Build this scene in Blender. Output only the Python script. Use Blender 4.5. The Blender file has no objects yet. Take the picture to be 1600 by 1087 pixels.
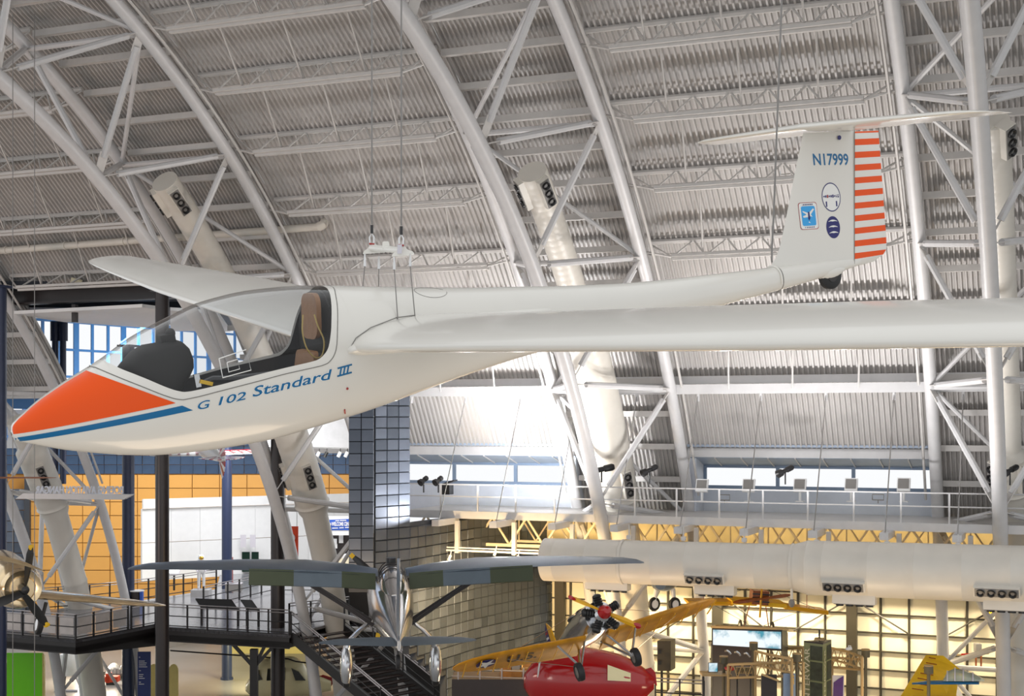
import bpy, bmesh, math, random
import numpy as np
from mathutils import Vector, Matrix
random.seed(4)
SC = bpy.context.scene
COL = SC.collection

# ------------------------------------------------------------------ camera, sky, lights, exposure
TH = 0.39            # camera yaw to the left of the hangar's cross axis
F = 2141.0           # focal length for a 1600 px wide frame
HY = 664.0           # horizon row
CAMZ = 14.0
cd = bpy.data.cameras.new('camera'); cam = bpy.data.objects.new('camera', cd); COL.objects.link(cam)
cam.location = (0, 0, CAMZ); cam.rotation_euler = (math.pi/2, 0, TH)
cd.sensor_width = 36; cd.lens = F/1600*36; cd.shift_y = (HY-543.5)/1600; cd.clip_start = .1; cd.clip_end = 500
SC.camera = cam
SC.view_settings.view_transform = 'Standard'; SC.view_settings.look = 'None'
SC.view_settings.gamma = 1; SC.view_settings.use_curve_mapping = False
SC.view_settings.exposure = 0.0
w = bpy.data.worlds.new('sky'); SC.world = w; w.use_nodes = True
bg = w.node_tree.nodes['Background']; bg.inputs[0].default_value = (.97, .985, 1.0, 1); bg.inputs[1].default_value = 1.0

def cam2w(r, d, z): return Vector((math.cos(TH)*r-math.sin(TH)*d, math.sin(TH)*r+math.cos(TH)*d, z))
def atd(px, py, d):      # the point seen at a pixel, at distance d in front of the camera
    return cam2w((px-800)/F*d, d, CAMZ+(HY-py)/F*d)
def dofY(px, Y): return Y/(math.cos(TH)+(px-800)/F*math.sin(TH))
def dofX(px, X): return X/((px-800)/F*math.cos(TH)-math.sin(TH))
def atY(px, py, Y): return atd(px, py, dofY(px, Y))
def atZ(px, py, z): return atd(px, py, (CAMZ-z)*F/(py-HY))
def pix(p):
    r = math.cos(TH)*p[0]+math.sin(TH)*p[1]; d = -math.sin(TH)*p[0]+math.cos(TH)*p[1]
    return (800+F*r/d, HY-F*(p[2]-CAMZ)/d, d)

def light(name, kind, loc, power, color=(1, 1, 1), size=1, aim=None, spot=None, sy=None):
    l = bpy.data.lights.new(name, kind); l.energy = power; l.color = color
    if kind == 'AREA':
        l.size = size
        if sy: l.shape = 'RECTANGLE'; l.size_y = sy
    elif kind != 'SUN': l.shadow_soft_size = size
    if spot: l.spot_size = spot; l.spot_blend = .6
    o = bpy.data.objects.new(name, l); COL.objects.link(o); o.location = loc
    if aim is not None: o.rotation_euler = (Vector(aim)-Vector(loc)).to_track_quat('-Z', 'Y').to_euler()
    return o
WARM = (1, .72, .42)
# floodlights standing on the catwalk, thrown up at the roof
for px in (690, 780, 1110, 1200, 1290, 1380):
    p = atY(px, 790, 46.6); p.z = 10.4
    light('flood_lamp', 'AREA', p, 300 if px < 900 else 300, (1, .975, .97), .4, aim=p+Vector((0, -2.2, 12)))
p = atY(800, 748, 48.6); light('dormer_fill', 'AREA', p, 720, (.97, .98, 1), .4, aim=p+Vector((.4, 3.2, 3.0)))  # added fill that whitens the deck of the left dormer bay
light('roof_fill_warm', 'AREA', (-42, 30, 9), 640, (1, .70, .56), 4, aim=(-36, 40, 30))  # added warm fills that tint the roof; no fixtures hang here
light('roof_fill_warm', 'AREA', (-22, 26, 7), 330, (1, .82, .72), 4, aim=(-18, 40, 30))
light('hall_bounce_fill', 'AREA', (-3, 9, 4.5), 420, (1, .78, .55), 6, aim=(-2, 9.5, 14))  # added fill from below, for warm bounce on the glider's underside
# wall washers above the cream panel wall, then added fills for the tile wall
for px in (1010, 1090, 1180, 1270, 1400, 1560):
    p = atY(px, 945, 56.2); p.y = 56.3; p.z = 7.9
    light('wall_washer', 'AREA', p, 270, (1, .86, .62), .5, aim=p+Vector((0, 1.2, -2.6)))
for px, py in ((700, 920), (790, 935)):
    p = atd(px, py, 51); light('tile_wall_fill', 'AREA', p, 620, (1, .70, .34), .8, aim=p+Vector((1.2, 5, -3)))  # added warm fill that turns the tiles golden, no fixture

# ------------------------------------------------------------------ mesh helpers
class MB:
    def __init__(s): s.v = []; s.f = []
    def add(s, vs, fs):
        n = len(s.v); s.v += [tuple(v) for v in vs]; s.f += [tuple(i+n for i in f) for f in fs]; return s
    def box(s, c, size, R=None):
        x, y, z = [a/2 for a in size]; c = Vector(c)
        vs = [Vector((i*x, j*y, k*z)) for i in (-1, 1) for j in (-1, 1) for k in (-1, 1)]
        if R is not None: vs = [R @ v for v in vs]
        return s.add([v+c for v in vs], [(0, 1, 3, 2), (4, 6, 7, 5), (0, 4, 5, 1), (2, 3, 7, 6), (0, 2, 6, 4), (1, 5, 7, 3)])
    def beam(s, p, q, w, h, up=(0, 0, 1)):
        p, q = Vector(p), Vector(q); d = (q-p); L = d.length; d.normalize(); u = Vector(up)
        sd = d.cross(u)
        if sd.length < 1e-4: sd = d.cross(Vector((1, 0, 0)))
        sd.normalize(); u = sd.cross(d)
        return s.box((p+q)/2, (w, L, h), Matrix((sd, d, u)).transposed())
    def tube(s, pts, r, n=8, cap=True):
        pts = [Vector(p) for p in pts]; m = len(pts); rs = r if isinstance(r, (list, tuple)) else [r]*m
        rings = []; ref = None
        for i, p in enumerate(pts):
            d = (pts[min(i+1, m-1)]-pts[max(i-1, 0)]).normalized()
            if ref is None: ref = d.cross(Vector((0, 0, 1)))
            if ref.length < 1e-3: ref = d.cross(Vector((1, 0, 0)))
            a = (ref-d*ref.dot(d)).normalized(); b = d.cross(a); ref = a
            rings.append([p+(a*math.cos(2*math.pi*k/n)+b*math.sin(2*math.pi*k/n))*rs[i] for k in range(n)])
        fs = [(i*n+k, i*n+(k+1) % n, (i+1)*n+(k+1) % n, (i+1)*n+k) for i in range(m-1) for k in range(n)]
        if cap: fs += [tuple(range(n))[::-1], tuple(range((m-1)*n, m*n))]
        return s.add([v for r_ in rings for v in r_], fs)
    def loft(s, rings, closed=True, cap=True):
        n = len(rings[0]); m = len(rings); K = n if closed else n-1
        fs = [(i*n+k, i*n+(k+1) % n, (i+1)*n+(k+1) % n, (i+1)*n+k) for i in range(m-1) for k in range(K)]
        if cap: fs += [tuple(range(n))[::-1], tuple(range((m-1)*n, m*n))]
        return s.add([v for r_ in rings for v in r_], fs)
    def prism(s, poly, vec):
        n = len(poly); vec = Vector(vec); p = [Vector(a) for a in poly]
        return s.add(p+[a+vec for a in p], [tuple(range(n))[::-1], tuple(range(n, 2*n))]+[(i, (i+1) % n, n+(i+1) % n, n+i) for i in range(n)])
    def lathe(s, prof, c, ax=(0, 0, 1), n=24):      # prof: (distance along the axis, radius)
        ax = Vector(ax).normalized(); a = ax.orthogonal().normalized(); b = ax.cross(a); c = Vector(c)
        return s.loft([[c+ax*h+(a*math.cos(2*math.pi*k/n)+b*math.sin(2*math.pi*k/n))*max(r, 1e-4) for k in range(n)] for h, r in prof])
    def sphere(s, c, r, sc=(1, 1, 1), n=14, R=None):
        vs = []; fs = []; m = n//2
        for i in range(m+1):
            t = math.pi*i/m
            for k in range(n):
                v = Vector((r*sc[0]*math.sin(t)*math.cos(2*math.pi*k/n), r*sc[1]*math.sin(t)*math.sin(2*math.pi*k/n), r*sc[2]*math.cos(t)))
                vs.append((R @ v if R is not None else v)+Vector(c))
        for i in range(m):
            for k in range(n): fs.append((i*n+k, (i+1)*n+k, (i+1)*n+(k+1) % n, i*n+(k+1) % n))
        return s.add(vs, fs)

MW = {}
def part(name, mb, m, parent=None, local=False, smooth=True, label=None, kind=None, ang=40):
    me = bpy.data.meshes.new(name)
    o = bpy.data.objects.new(name, me); COL.objects.link(o)
    vs = mb.v
    pm = MW.get(parent.name) if parent is not None else None
    if parent is not None and not local and pm is not None:
        inv = pm.inverted(); vs = [tuple(inv @ Vector(v)) for v in vs]
    me.from_pydata(vs, [], mb.f); me.validate(); me.update()
    bm = bmesh.new(); bm.from_mesh(me); bmesh.ops.recalc_face_normals(bm, faces=bm.faces)
    if smooth:
        for f_ in bm.faces: f_.smooth = True
        ca = math.radians(ang)
        for e in bm.edges:
            if len(e.link_faces) != 2 or e.calc_face_angle(0) > ca: e.smooth = False
    bm.to_mesh(me); bm.free()
    me.materials.append(m)
    if parent is not None: o.parent = parent; MW[o.name] = pm if pm is not None else Matrix()
    else: MW[o.name] = Matrix()
    if label: o['label'] = label
    if kind: o['kind'] = kind
    return o
def thing(name, label, cat, loc=(0, 0, 0), group=None, M=None, kind=None):
    o = bpy.data.objects.new(name, None); COL.objects.link(o); o.empty_display_size = .3
    m = M if M is not None else Matrix.Translation(Vector(loc))
    o.matrix_world = m; MW[o.name] = m.copy()
    if kind: o['kind'] = kind
    else: o['label'] = label; o['category'] = cat
    if group: o['group'] = group
    return o
def tag(o, label, cat, group=None):
    o['label'] = label; o['category'] = cat
    if group: o['group'] = group
    return o
def recenter(o, loc):       # move a one-mesh thing's origin to its base
    loc = Vector(loc); o.data.transform(Matrix.Translation(-loc)); o.location = loc; MW[o.name] = Matrix.Translation(loc); return o

def mat(name, color, rough=.5, metal=0, var=.06, scale=3., bump=0, bscale=20., emit=None, estr=0, alpha=None, trans=0, coat=0, spec=None):
    m = bpy.data.materials.new(name); m.use_nodes = True; nt = m.node_tree; b = nt.nodes['Principled BSDF']
    b.inputs['Roughness'].default_value = rough; b.inputs['Metallic'].default_value = metal
    if coat: b.inputs['Coat Weight'].default_value = coat; b.inputs['Coat Roughness'].default_value = .06
    if spec is not None: b.inputs['Specular IOR Level'].default_value = spec
    tc = nt.nodes.new('ShaderNodeTexCoord')
    if var:
        no = nt.nodes.new('ShaderNodeTexNoise'); no.inputs['Scale'].default_value = scale; no.inputs['Detail'].default_value = 4
        rp = nt.nodes.new('ShaderNodeValToRGB'); nt.links.new(tc.outputs['Object'], no.inputs[0]); nt.links.new(no.outputs[0], rp.inputs[0])
        rp.color_ramp.elements[0].position = .3; rp.color_ramp.elements[1].position = .7
        rp.color_ramp.elements[0].color = [max(0, c*(1-var)) for c in color]+[1]
        rp.color_ramp.elements[1].color = [min(1, c*(1+var)) for c in color]+[1]
        nt.links.new(rp.outputs[0], b.inputs['Base Color'])
    else: b.inputs['Base Color'].default_value = (*color, 1)
    if bump:
        n2 = nt.nodes.new('ShaderNodeTexNoise'); n2.inputs['Scale'].default_value = bscale; bp = nt.nodes.new('ShaderNodeBump')
        bp.inputs['Strength'].default_value = bump; bp.inputs['Distance'].default_value = .02
        nt.links.new(tc.outputs['Object'], n2.inputs[0]); nt.links.new(n2.outputs[0], bp.inputs['Height']); nt.links.new(bp.outputs[0], b.inputs['Normal'])
    if emit: b.inputs['Emission Color'].default_value = (*emit, 1); b.inputs['Emission Strength'].default_value = estr
    if trans: b.inputs['Transmission Weight'].default_value = trans
    if alpha is not None: b.inputs['Alpha'].default_value = alpha
    return m
def s2l(r, g, b): return tuple(((c/255)/12.92 if c <= 10 else ((c/255+.055)/1.055)**2.4) for c in (r, g, b))

M = {}
M['deck'] = mat('white painted roof deck', (.48, .46, .445), .45, var=.05, scale=.7)
M['steel'] = mat('white painted steel', (.61, .605, .61), .35, var=.03)
M['steel_dim'] = mat('off white painted steel', (.57, .55, .53), .4, var=.04)
M['duct'] = mat('painted spiral duct', (.70, .665, .60), .38, var=.03, scale=1.5)
M['black'] = mat('black plastic', (.012, .012, .013), .35, var=0)
M['black_metal'] = mat('black painted steel', (.022, .018, .018), .4, var=.1)
M['column'] = mat('dark brown column paint', (.026, .020, .020), .32, var=.06)
M['dark_rubber'] = mat('dark rubber', (.015, .015, .016), .6, var=0)
M['chrome'] = mat('galvanised steel', (.62, .62, .62), .25, 1, var=.05)
M['floor'] = mat('polished concrete floor', (.34, .33, .31), .3, var=.08, scale=.4)
M['white'] = mat('matte white paint', (.80, .80, .80), .6, var=.02)
M['cable'] = mat('steel wire rope', (.22, .21, .2), .4, .6, var=0)
light('entrance_fill', 'AREA', atd(150, 560, 78), 1500, (1, .95, .88), 6, aim=atd(150, 860, 90))  # added fills that brighten the entrance walls, not real fixtures
light('entrance_fill', 'AREA', atd(330, 600, 72), 1700, (.95, .97, 1), 6, aim=atd(330, 850, 84))
light('entrance_fill', 'AREA', atd(480, 700, 68), 600, (1, .96, .9), 3, aim=atd(470, 880, 76))
light('lower_hall_fill', 'AREA', atd(430, 1010, 72), 500, (1, .86, .5), 2, aim=atd(430, 1060, 82))  # added warm fills for the yellowish lower hall
light('lower_hall_fill', 'AREA', atd(150, 1015, 76), 300, (1, .9, .7), 2, aim=atd(150, 1060, 74))
light('hall_bounce_fill', 'AREA', (-15, 45, 3.0), 250, (1, .74, .46), 3, aim=(-15, 46, 14))  # added fills under the duct, standing in for warm light from below
light('hall_bounce_fill', 'AREA', (-5, 44, 3.0), 250, (1, .74, .46), 3, aim=(-5, 45, 14))
light('tower_foot_fill', 'AREA', atd(560, 985, 46), 120, (1, .66, .32), 1, aim=atd(565, 900, 50))  # added fill for the golden foot of the tower
# ------------------------------------------------------------------ hangar shell
HW = [1.75, 2.384, 2.384, 2.384]
YC, ZC, RI, RO = 21.08, -5.12, 32.35, 35.96
X0, SP, HWT = -16.66, 14.3, 2.384
TX = [X0+SP*k for k in (-2, -1, 0, 1)]
TN = ['far left', 'left', 'centre', 'right']
def arc(X, R, a): return Vector((X, YC+R*math.cos(a), ZC+R*math.sin(a)))
RD = RO+.95           # roof deck radius
DA = .0829            # half node step
OUT = [.607+DA*2*k for k in range(-3, 7)]; INN = [.524+DA*2*k for k in range(-2, 7)]

def a_of_y(X, R, py):       # arch angle at which a ring of radius R crosses a sight line row
    lo, hi = -.1, 1.4
    for _ in range(40):
        mid = (lo+hi)/2
        if pix(arc(X, R, mid))[1] > py: lo = mid
        else: hi = mid
    return lo
DORM = a_of_y(-9.5, RD, 701)
floor = part('floor', MB().box((-20, 50, -.25), (190, 130, .5)), M['floor'], smooth=False, kind='structure')
ceiling = thing('ceiling', '', '', (0, YC, 30), kind='structure')
def deck(xa, xb, a0, a1, R=RD, pitch=.20, depth=.085, seg=.06):
    mb = MB(); n = max(1, int(round((xb-xa)/pitch))); p = (xb-xa)/n; m = max(2, int((a1-a0)/seg))
    prof = []
    for i in range(n):
        x = xa+i*p; prof += [(x, 0), (x+p*.42, 0), (x+p*.56, depth), (x+p*.86, depth)]
    prof.append((xb, 0))
    vs = []; k = len(prof)
    for j in range(m+1):
        a = a0+(a1-a0)*j/m
        for x, dz in prof: vs.append(arc(x, R-dz, a))
    return mb.add(vs, [(j*k+i, j*k+i+1, (j+1)*k+i+1, (j+1)*k+i) for j in range(m) for i in range(k-1)])
A1 = 1.60
bays = [(TX[i]+HW[i], TX[i+1]-HW[i+1]) for i in range(3)]+[(TX[3]+HWT, TX[3]+SP-HWT), (TX[0]-SP+HWT, TX[0]-HW[0])]
for bi, (xa, xb) in enumerate(bays):
    a0 = DORM if bi in (1, 2, 3) else (.742 if bi == 0 else .60)
    part('deck_panel', deck(xa, xb, a0, A1), M['deck'], ceiling, smooth=False)
for i, x in enumerate(TX):
    part('deck_panel', deck(x-HW[i], x+HW[i], (.59, .56, a_of_y(x, RD, 816), a_of_y(x, RD, 816))[i], A1, pitch=.17), M['deck'], ceiling, smooth=False)
# joists of the wide bays: tube top chord, zigzag web, double angle bottom chord
def joist(xa, xb, a):
    mb = MB(); rt, rb = RD-.12, RO-.10; da = .009
    mb.tube([arc(xa, rt, a), arc(xb, rt, a)], .095, 6)
    L = xb-xa; x1, x2 = xa+1.0, xb-1.0
    for s in (-1, 1): mb.beam(arc(x1, rb, a+s*.0022), arc(x2, rb, a+s*.0026), .15, .10)
    mb.tube([arc(xa, (rt+rb)/2, a-.006), arc(xb, (rt+rb)/2, a-.006)], .035, 5)
    n = 12; st = (x2-x1)/n
    for i in range(n):
        p, q = (arc(x1+i*st, rb, a), arc(x1+(i+1)*st, rt, a)) if i % 2 == 0 else (arc(x1+i*st, rt, a), arc(x1+(i+1)*st, rb, a))
        mb.tube([p, q], .038, 5, False)
    mb.tube([arc(xa, rt-.1, a), arc(x1, rb, a)], .04, 5); mb.tube([arc(xb, rt-.1, a), arc(x2, rb, a)], .04, 5)
    mb.tube([arc(xa, rb+.35, a), arc(x1, rb, a)], .04, 5); mb.tube([arc(xb, rb+.35, a), arc(x2, rb, a)], .04, 5)
    return mb
for bi, (xa, xb) in enumerate(bays):
    for k in range(0 if bi == 4 else 1, 11):
        a = .607+DA*k
        if bi == 0 and k < 2: continue
        part('joist', joist(xa+.15, xb-.15, a), M['steel_dim'], ceiling)
    # bridging bars along the slope and light cross rods
    for j in range(1, 4):
        x = xa+(xb-xa)*(j/4)
        for k in range(2 if bi == 0 else 0, 10):
            a = .607+DA*k
            mb = MB().tube([arc(x-.12, RO-.05, a), arc(x, RO+.35, a+DA*.5), arc(x+.12, RD-.15, a+DA)], .035, 5)
            part('bridging_bar', mb, M['steel_dim'], ceiling)
# purlins of the narrow bays
for i, x in enumerate(TX):
    for k in range(-9, 22):
        a = .607+DA/2*k
        if a > 1.5 or a < (.59, .56, .46, .46)[i]: continue
        part('purlin', MB().beam(arc(x-HW[i]+.1, RO+.55, a), arc(x+HW[i]-.1, RO+.55, a), .22, .22), M['steel_dim'], ceiling, smooth=False)
# ------------------------------------------------------------------ arch trusses
def arch_pts(X, R, a0, a1, n): return [arc(X, R, a0+(a1-a0)*i/n) for i in range(n+1)]
LAB = ['white tubular arch truss at the far left edge, in front of the yellow wall',
       'white tubular arch truss rising behind the glider nose and canopy',
       'white tubular arch truss crossing behind the middle of the glider fuselage',
       'nearly upright white tubular arch truss right of the glider tail fin']
for i, x in enumerate(TX):
    t = thing('arch_truss', LAB[i], 'truss', (x, YC+RI, 0))
    part('inner_chord', MB().tube(arch_pts(x, RI, -.0, 1.5, 60), .25, 14), M['steel'], t)
    for s in (-1, 1):
        part('outer_chord', MB().tube(arch_pts(x+s*HW[i], RO, -.0, 1.5, 60), .225, 12), M['steel'], t)
        part('conduit', MB().tube(arch_pts(x+s*(HW[i]+.42), RO+.1, .47, 1.5, 50), .05, 6), M['steel_dim'], t)
    ia = [a for a in INN if a > .05]; oa = [a for a in OUT if a > .05 and a < 1.45]
    for a in ia:
        for b in oa:
            if abs(a-b) < DA*1.2:
                for s in (-1, 1):
                    p, q = arc(x, RI, a), arc(x+s*HW[i], RO, b); d = (q-p).normalized()
                    part('strut', MB().tube([p+d*.75, q-d*.5], .115, 8), M['steel'], t)
                    part('gusset', MB().beam(p+d*.2, p+d*.95, .34, .03), M['steel_dim'], t, smooth=False); part('gusset', MB().beam(q-d*.7, q-d*.15, .32, .03), M['steel_dim'], t, smooth=False)
    for j, a in enumerate(oa):
        part('cross_tie', MB().tube([arc(x-HW[i], RO-.1, a), arc(x+HW[i], RO-.1, a)], .10, 8), M['steel'], t)
        if j+1 < len(oa):
            s = 1 if j % 2 else -1
            part('cross_tie', MB().tube([arc(x-s*HW[i], RO-.02, a), arc(x+s*HW[i], RO-.02, oa[j+1])], .085, 8), M['steel'], t)
# ------------------------------------------------------------------ glider (local frame: x aft, y starboard, z up; nose tip at 0)
def pose(D, yaw, pitch, roll, px, py):
    cz, sz, cp, sp, cr, sr = math.cos(yaw), math.sin(yaw), math.cos(pitch), math.sin(pitch), math.cos(roll), math.sin(roll)
    R = Matrix(((cz, -sz, 0), (sz, cz, 0), (0, 0, 1))) @ Matrix(((cp, 0, -sp), (0, 1, 0), (sp, 0, cp))) @ Matrix(((1, 0, 0), (0, cr, -sr), (0, sr, cr)))
    Q = Matrix.Rotation(TH, 3, 'Z') @ R      # camera frame to world
    return Matrix.Translation(atd(px, py, D)) @ Q.to_4x4()
GM = pose(7.5383, .4961, .2183, .1116, 17, 672)
def gel(name, color, rough=.12, var=.015): return mat(name, color, rough, var=var, scale=2, coat=.35)
M['gel'] = gel('white gelcoat', (.72, .70, .65), .22)
M['gel_orange'] = mat('orange paint', s2l(232, 80, 0), .24, var=.01, spec=.3)
M['gel_blue'] = mat('blue paint', s2l(4, 100, 150), .3, var=.01)
M['seam'] = mat('dark panel gap', (.16, .155, .14), .6, var=0)
M['navy'] = mat('navy decal', s2l(16, 16, 100), .3, var=0)
M['decal_white'] = mat('white decal', (.8, .8, .78), .3, var=0)
M['decal_blue'] = mat('sky blue decal', s2l(48, 160, 226), .3, var=0)
M['decal_grey'] = mat('pale grey decal', (.55, .53, .58), .3, var=0)
M['red'] = mat('red paint', (.35, .02, .02), .3, var=0)
M['brown'] = mat('tan leather', s2l(140, 98, 60), .6, var=.08, scale=15, bump=.2)
M['gold_cord'] = mat('gold cord', s2l(176, 150, 84), .5, var=0)
M['yellow_tag'] = mat('yellow tag', s2l(225, 180, 30), .5, var=0)
cb = bpy.data.materials.new('black fabric cover'); cb.use_nodes = True
M['cloth_black'] = mat('black fabric cover', (.012, .011, .010), .75, var=.15, scale=8)
M['tub'] = mat('black cockpit lining', (.012, .012, .014), .22, var=0)
# clear canopy: mostly see-through with a fresnel reflection
mm = bpy.data.materials.new('clear acrylic canopy'); mm.use_nodes = True; nt = mm.node_tree; nt.nodes.clear()
o_ = nt.nodes.new('ShaderNodeOutputMaterial'); mx = nt.nodes.new('ShaderNodeMixShader'); tr = nt.nodes.new('ShaderNodeBsdfTransparent'); gl = nt.nodes.new('ShaderNodeBsdfGlossy')
fr = nt.nodes.new('ShaderNodeLayerWeight'); fr.inputs[0].default_value = .5; pw = nt.nodes.new('ShaderNodeMath'); pw.operation = 'POWER'; pw.inputs[1].default_value = 3
ad = nt.nodes.new('ShaderNodeMath'); ad.operation = 'MULTIPLY_ADD'; ad.inputs[1].default_value = .85; ad.inputs[2].default_value = .03
tr.inputs[0].default_value = (.90, .91, .92, 1); gl.inputs['Roughness'].default_value = .03; gl.inputs[0].default_value = (.9, .9, .9, 1)
nt.links.new(fr.outputs['Facing'], pw.inputs[0]); nt.links.new(pw.outputs[0], ad.inputs[0])
nt.links.new(ad.outputs[0], mx.inputs[0]); nt.links.new(tr.outputs[0], mx.inputs[1]); nt.links.new(gl.outputs[0], mx.inputs[2]); nt.links.new(mx.outputs[0], o_.inputs[0])
M['canopy'] = mm

FS = np.array([(0,-.012,-.03,.012),(.008,.022,-.055,.035),(.03,.045,-.068,.055),(.078,.075,-.091,.085),(.175,.132,-.135,.13),(.256,.17,-.169,.16),(.33,.202,-.195,.185),(.458,.25,-.238,.22),(.56,.29,-.268,.245),(.74,.375,-.312,.28),(.965,.449,-.345,.305),(1.204,.507,-.367,.32),(1.442,.522,-.377,.33),(1.69,.508,-.365,.33),(1.99,.464,-.347,.32),(2.22,.42,-.325,.305),(2.5,.367,-.292,.275),(2.93,.29,-.248,.225),(3.25,.24,-.225,.185),(3.74,.165,-.205,.15),(4.26,.10,-.195,.13),(4.81,.055,-.187,.115),(5.4,.013,-.168,.09),(5.5,.008,-.165,.085),(5.8,-.01,-.15,.066),(6.05,-.03,-.135,.045),(6.28,-.05,-.112,.02)])
def station(tab, x):
    X = tab[:, 0]; d = np.diff(tab, axis=0); m = d[:, 1:]/d[:, :1]; t = np.zeros((len(X), tab.shape[1]-1)); t[0] = m[0]; t[-1] = m[-1]
    for i in range(1, len(X)-1):
        a, b = m[i-1], m[i]; t[i] = np.where(a*b > 0, 2*a*b/(a+b+1e-15), 0)
    x = min(max(x, X[0]), X[-1]); i = min(int(np.searchsorted(X, x, side='right'))-1, len(X)-2); h = X[i+1]-X[i]; s = (x-X[i])/h
    return (2*s**3-3*s**2+1)*tab[i, 1:]+(s**3-2*s**2+s)*h*t[i]+(-2*s**3+3*s**2)*tab[i+1, 1:]+(s**3-s**2)*h*t[i+1]
NE = 2.3
def fp(x, th, off=0):     # th: 0 top, pi bottom, positive to port (y negative)
    zt, zb, hw = station(FS, x); s, c = math.sin(th), math.cos(th); hh = (zt-zb)/2
    return Vector((x, -(hw+off)*abs(s)**(2/NE)*(1 if s >= 0 else -1), (zt+zb)/2+(hh+off)*abs(c)**(2/NE)*(1 if c >= 0 else -1)))
def th_of_z(x, z):
    zt, zb, hw = station(FS, x); c = (z-(zt+zb)/2)/((zt-zb)/2); c = max(-1, min(1, c))
    return math.acos(abs(c)**(NE/2)*(1 if c >= 0 else -1))
def on_side(x, z, off=.0015): return fp(x, th_of_z(x, z), off)
glass_z = np.array([(.55,.30),(.56,.283),(.611,.236),(.66,.203),(.721,.162),(.821,.093),(.87,.066),(.91,.052),(.95,.049),(1.1,.052),(1.322,.066),(1.522,.073),(1.683,.076),(1.72,.084),(1.755,.104),(1.783,.132),(1.823,.22),(1.853,.302),(1.893,.394),(1.923,.456),(1.93,.478)])
seam_z = np.array([(.47,.285),(.49,.265),(.571,.204),(.681,.130),(.811,.045),(.86,.020),(.90,.010),(.95,.010),(1.1,.017),(1.322,.028),(1.512,.038),(1.713,.040),(1.76,.046),(1.80,.070),(1.833,.117),(1.873,.243),(1.913,.350),(1.943,.420),(1.973,.459),(1.985,.48)])
def edge(tab, x):
    if x <= tab[0][0] or x >= tab[-1][0]: return 0.
    return th_of_z(x, float(station(tab, x)[0]))
glider = thing('glider', 'large white glider with orange nose wedge and striped T-tail rudder, hanging in the foreground', 'glider', M=GM)
xs = sorted(set([.0, .002, .008, .018, .03, .05]+[round(a, 3) for a in np.arange(.078, 6.29, .045)]+[round(a, 3) for a in np.arange(.475, .99, .011)]+[round(a, 3) for a in np.arange(1.70, 1.99, .009)]))
def band(f0, f1, n, xlist, off=0):       # strip of the hull between two angles, both sides
    mb = MB()
    for side in (1, -1):
        rows = [[fp(x, side*(f0(x)+(f1(x)-f0(x))*k/n), off) for k in range(n+1)] for x in xlist]
        nn = len(mb.v); m = len(rows); mb.v += [tuple(v) for r in rows for v in r]
        for i in range(m-1):
            if max(f1(xlist[i])-f0(xlist[i]), f1(xlist[i+1])-f0(xlist[i+1])) < 1e-6: continue
            for k in range(n): mb.f.append((nn+i*(n+1)+k, nn+i*(n+1)+k+1, nn+(i+1)*(n+1)+k+1, nn+(i+1)*(n+1)+k))
    return mb
def weld(o, d=1e-4):
    bm = bmesh.new(); bm.from_mesh(o.data); bmesh.ops.remove_doubles(bm, verts=bm.verts, dist=d)
    bmesh.ops.dissolve_degenerate(bm, edges=bm.edges, dist=1e-6); bmesh.ops.recalc_face_normals(bm, faces=bm.faces)
    for f_ in bm.faces: f_.smooth = True
    for e in bm.edges: e.smooth = True
    bm.to_mesh(o.data); bm.free(); return o
sf = lambda x: edge(seam_z, x); gf = lambda x: edge(glass_z, x)
fus = weld(part('fuselage', band(sf, lambda x: math.pi, 30, xs), M['gel'], glider, True))
xc = [x for x in xs if .46 <= x <= 1.99]
weld(part('canopy_frame', band(gf, sf, 6, xc, .0005), M['gel'], glider, True))
xg = [x for x in xs if .54 <= x <= 1.935]
can = weld(part('canopy', band(lambda x: 0, gf, 14, xg), M['canopy'], glider, True))
part('canopy_seam', MB().tube([fp(x, sf(x), .0008) for x in np.linspace(.472, 1.984, 120)], .0028, 5).tube([fp(x, -sf(x), .0008) for x in np.linspace(.472, 1.984, 120)], .0028, 5), M['seam'], glider, True, kind='stuff')
# nose wedge and stripe painted on the hull, as thin skins following it
def skin(name, poly, m, nx=26, nz=14, off=.0012, par=glider, label=None):   # poly: quad (x,z) corners p00 p10 p11 p01
    mb = MB(); a, b, c, d = [Vector(p) for p in poly]; vs = []
    for i in range(nx+1):
        s = i/nx; lo = a.lerp(b, s); hi = d.lerp(c, s)
        for k in range(nz+1):
            q = lo.lerp(hi, k/nz); vs.append(on_side(q.x, q.y, off))
    mb.add(vs, [(i*(nz+1)+k, (i+1)*(nz+1)+k, (i+1)*(nz+1)+k+1, i*(nz+1)+k+1) for i in range(nx) for k in range(nz)])
    return part(name, mb, m, par, True, label=label)
# orange wedge: near the crown line at the top, straight lower edge
mb = MB(); vs = []; nx, nz = 60, 18
def or_top(x): return float(np.interp(x, [0, .01, .05, .12, .465], [.9, .5, .3, .18, .15])) if x < .465 else max(.15, th_of_z(x, .243-.617*(x-.455)))
def or_bot(x): return th_of_z(x, float(np.interp(x, [0, .012, .845], [-.02, -.019, .001])))
for i in range(nx+1):
    x = .004+(.845-.004)*(i/nx)**1.3
    for k in range(nz+1):
        a, b = or_top(x), or_bot(x); vs.append(fp(x, a+(b-a)*k/nz, .0012+.0022*min(1, x/.3)))
mb.add(vs, [(i*(nz+1)+k, (i+1)*(nz+1)+k, (i+1)*(nz+1)+k+1, i*(nz+1)+k+1) for i in range(nx) for k in range(nz)])
part('nose_wedge', mb, M['gel_orange'], glider, True, label='glossy orange wedge on the nose')
skin('side_stripe', [(.014, -.066), (.935, -.060), (.880, -.021), (.006, -.040)], M['gel_blue'], 50, 4, label='blue stripe under the orange wedge')
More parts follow.
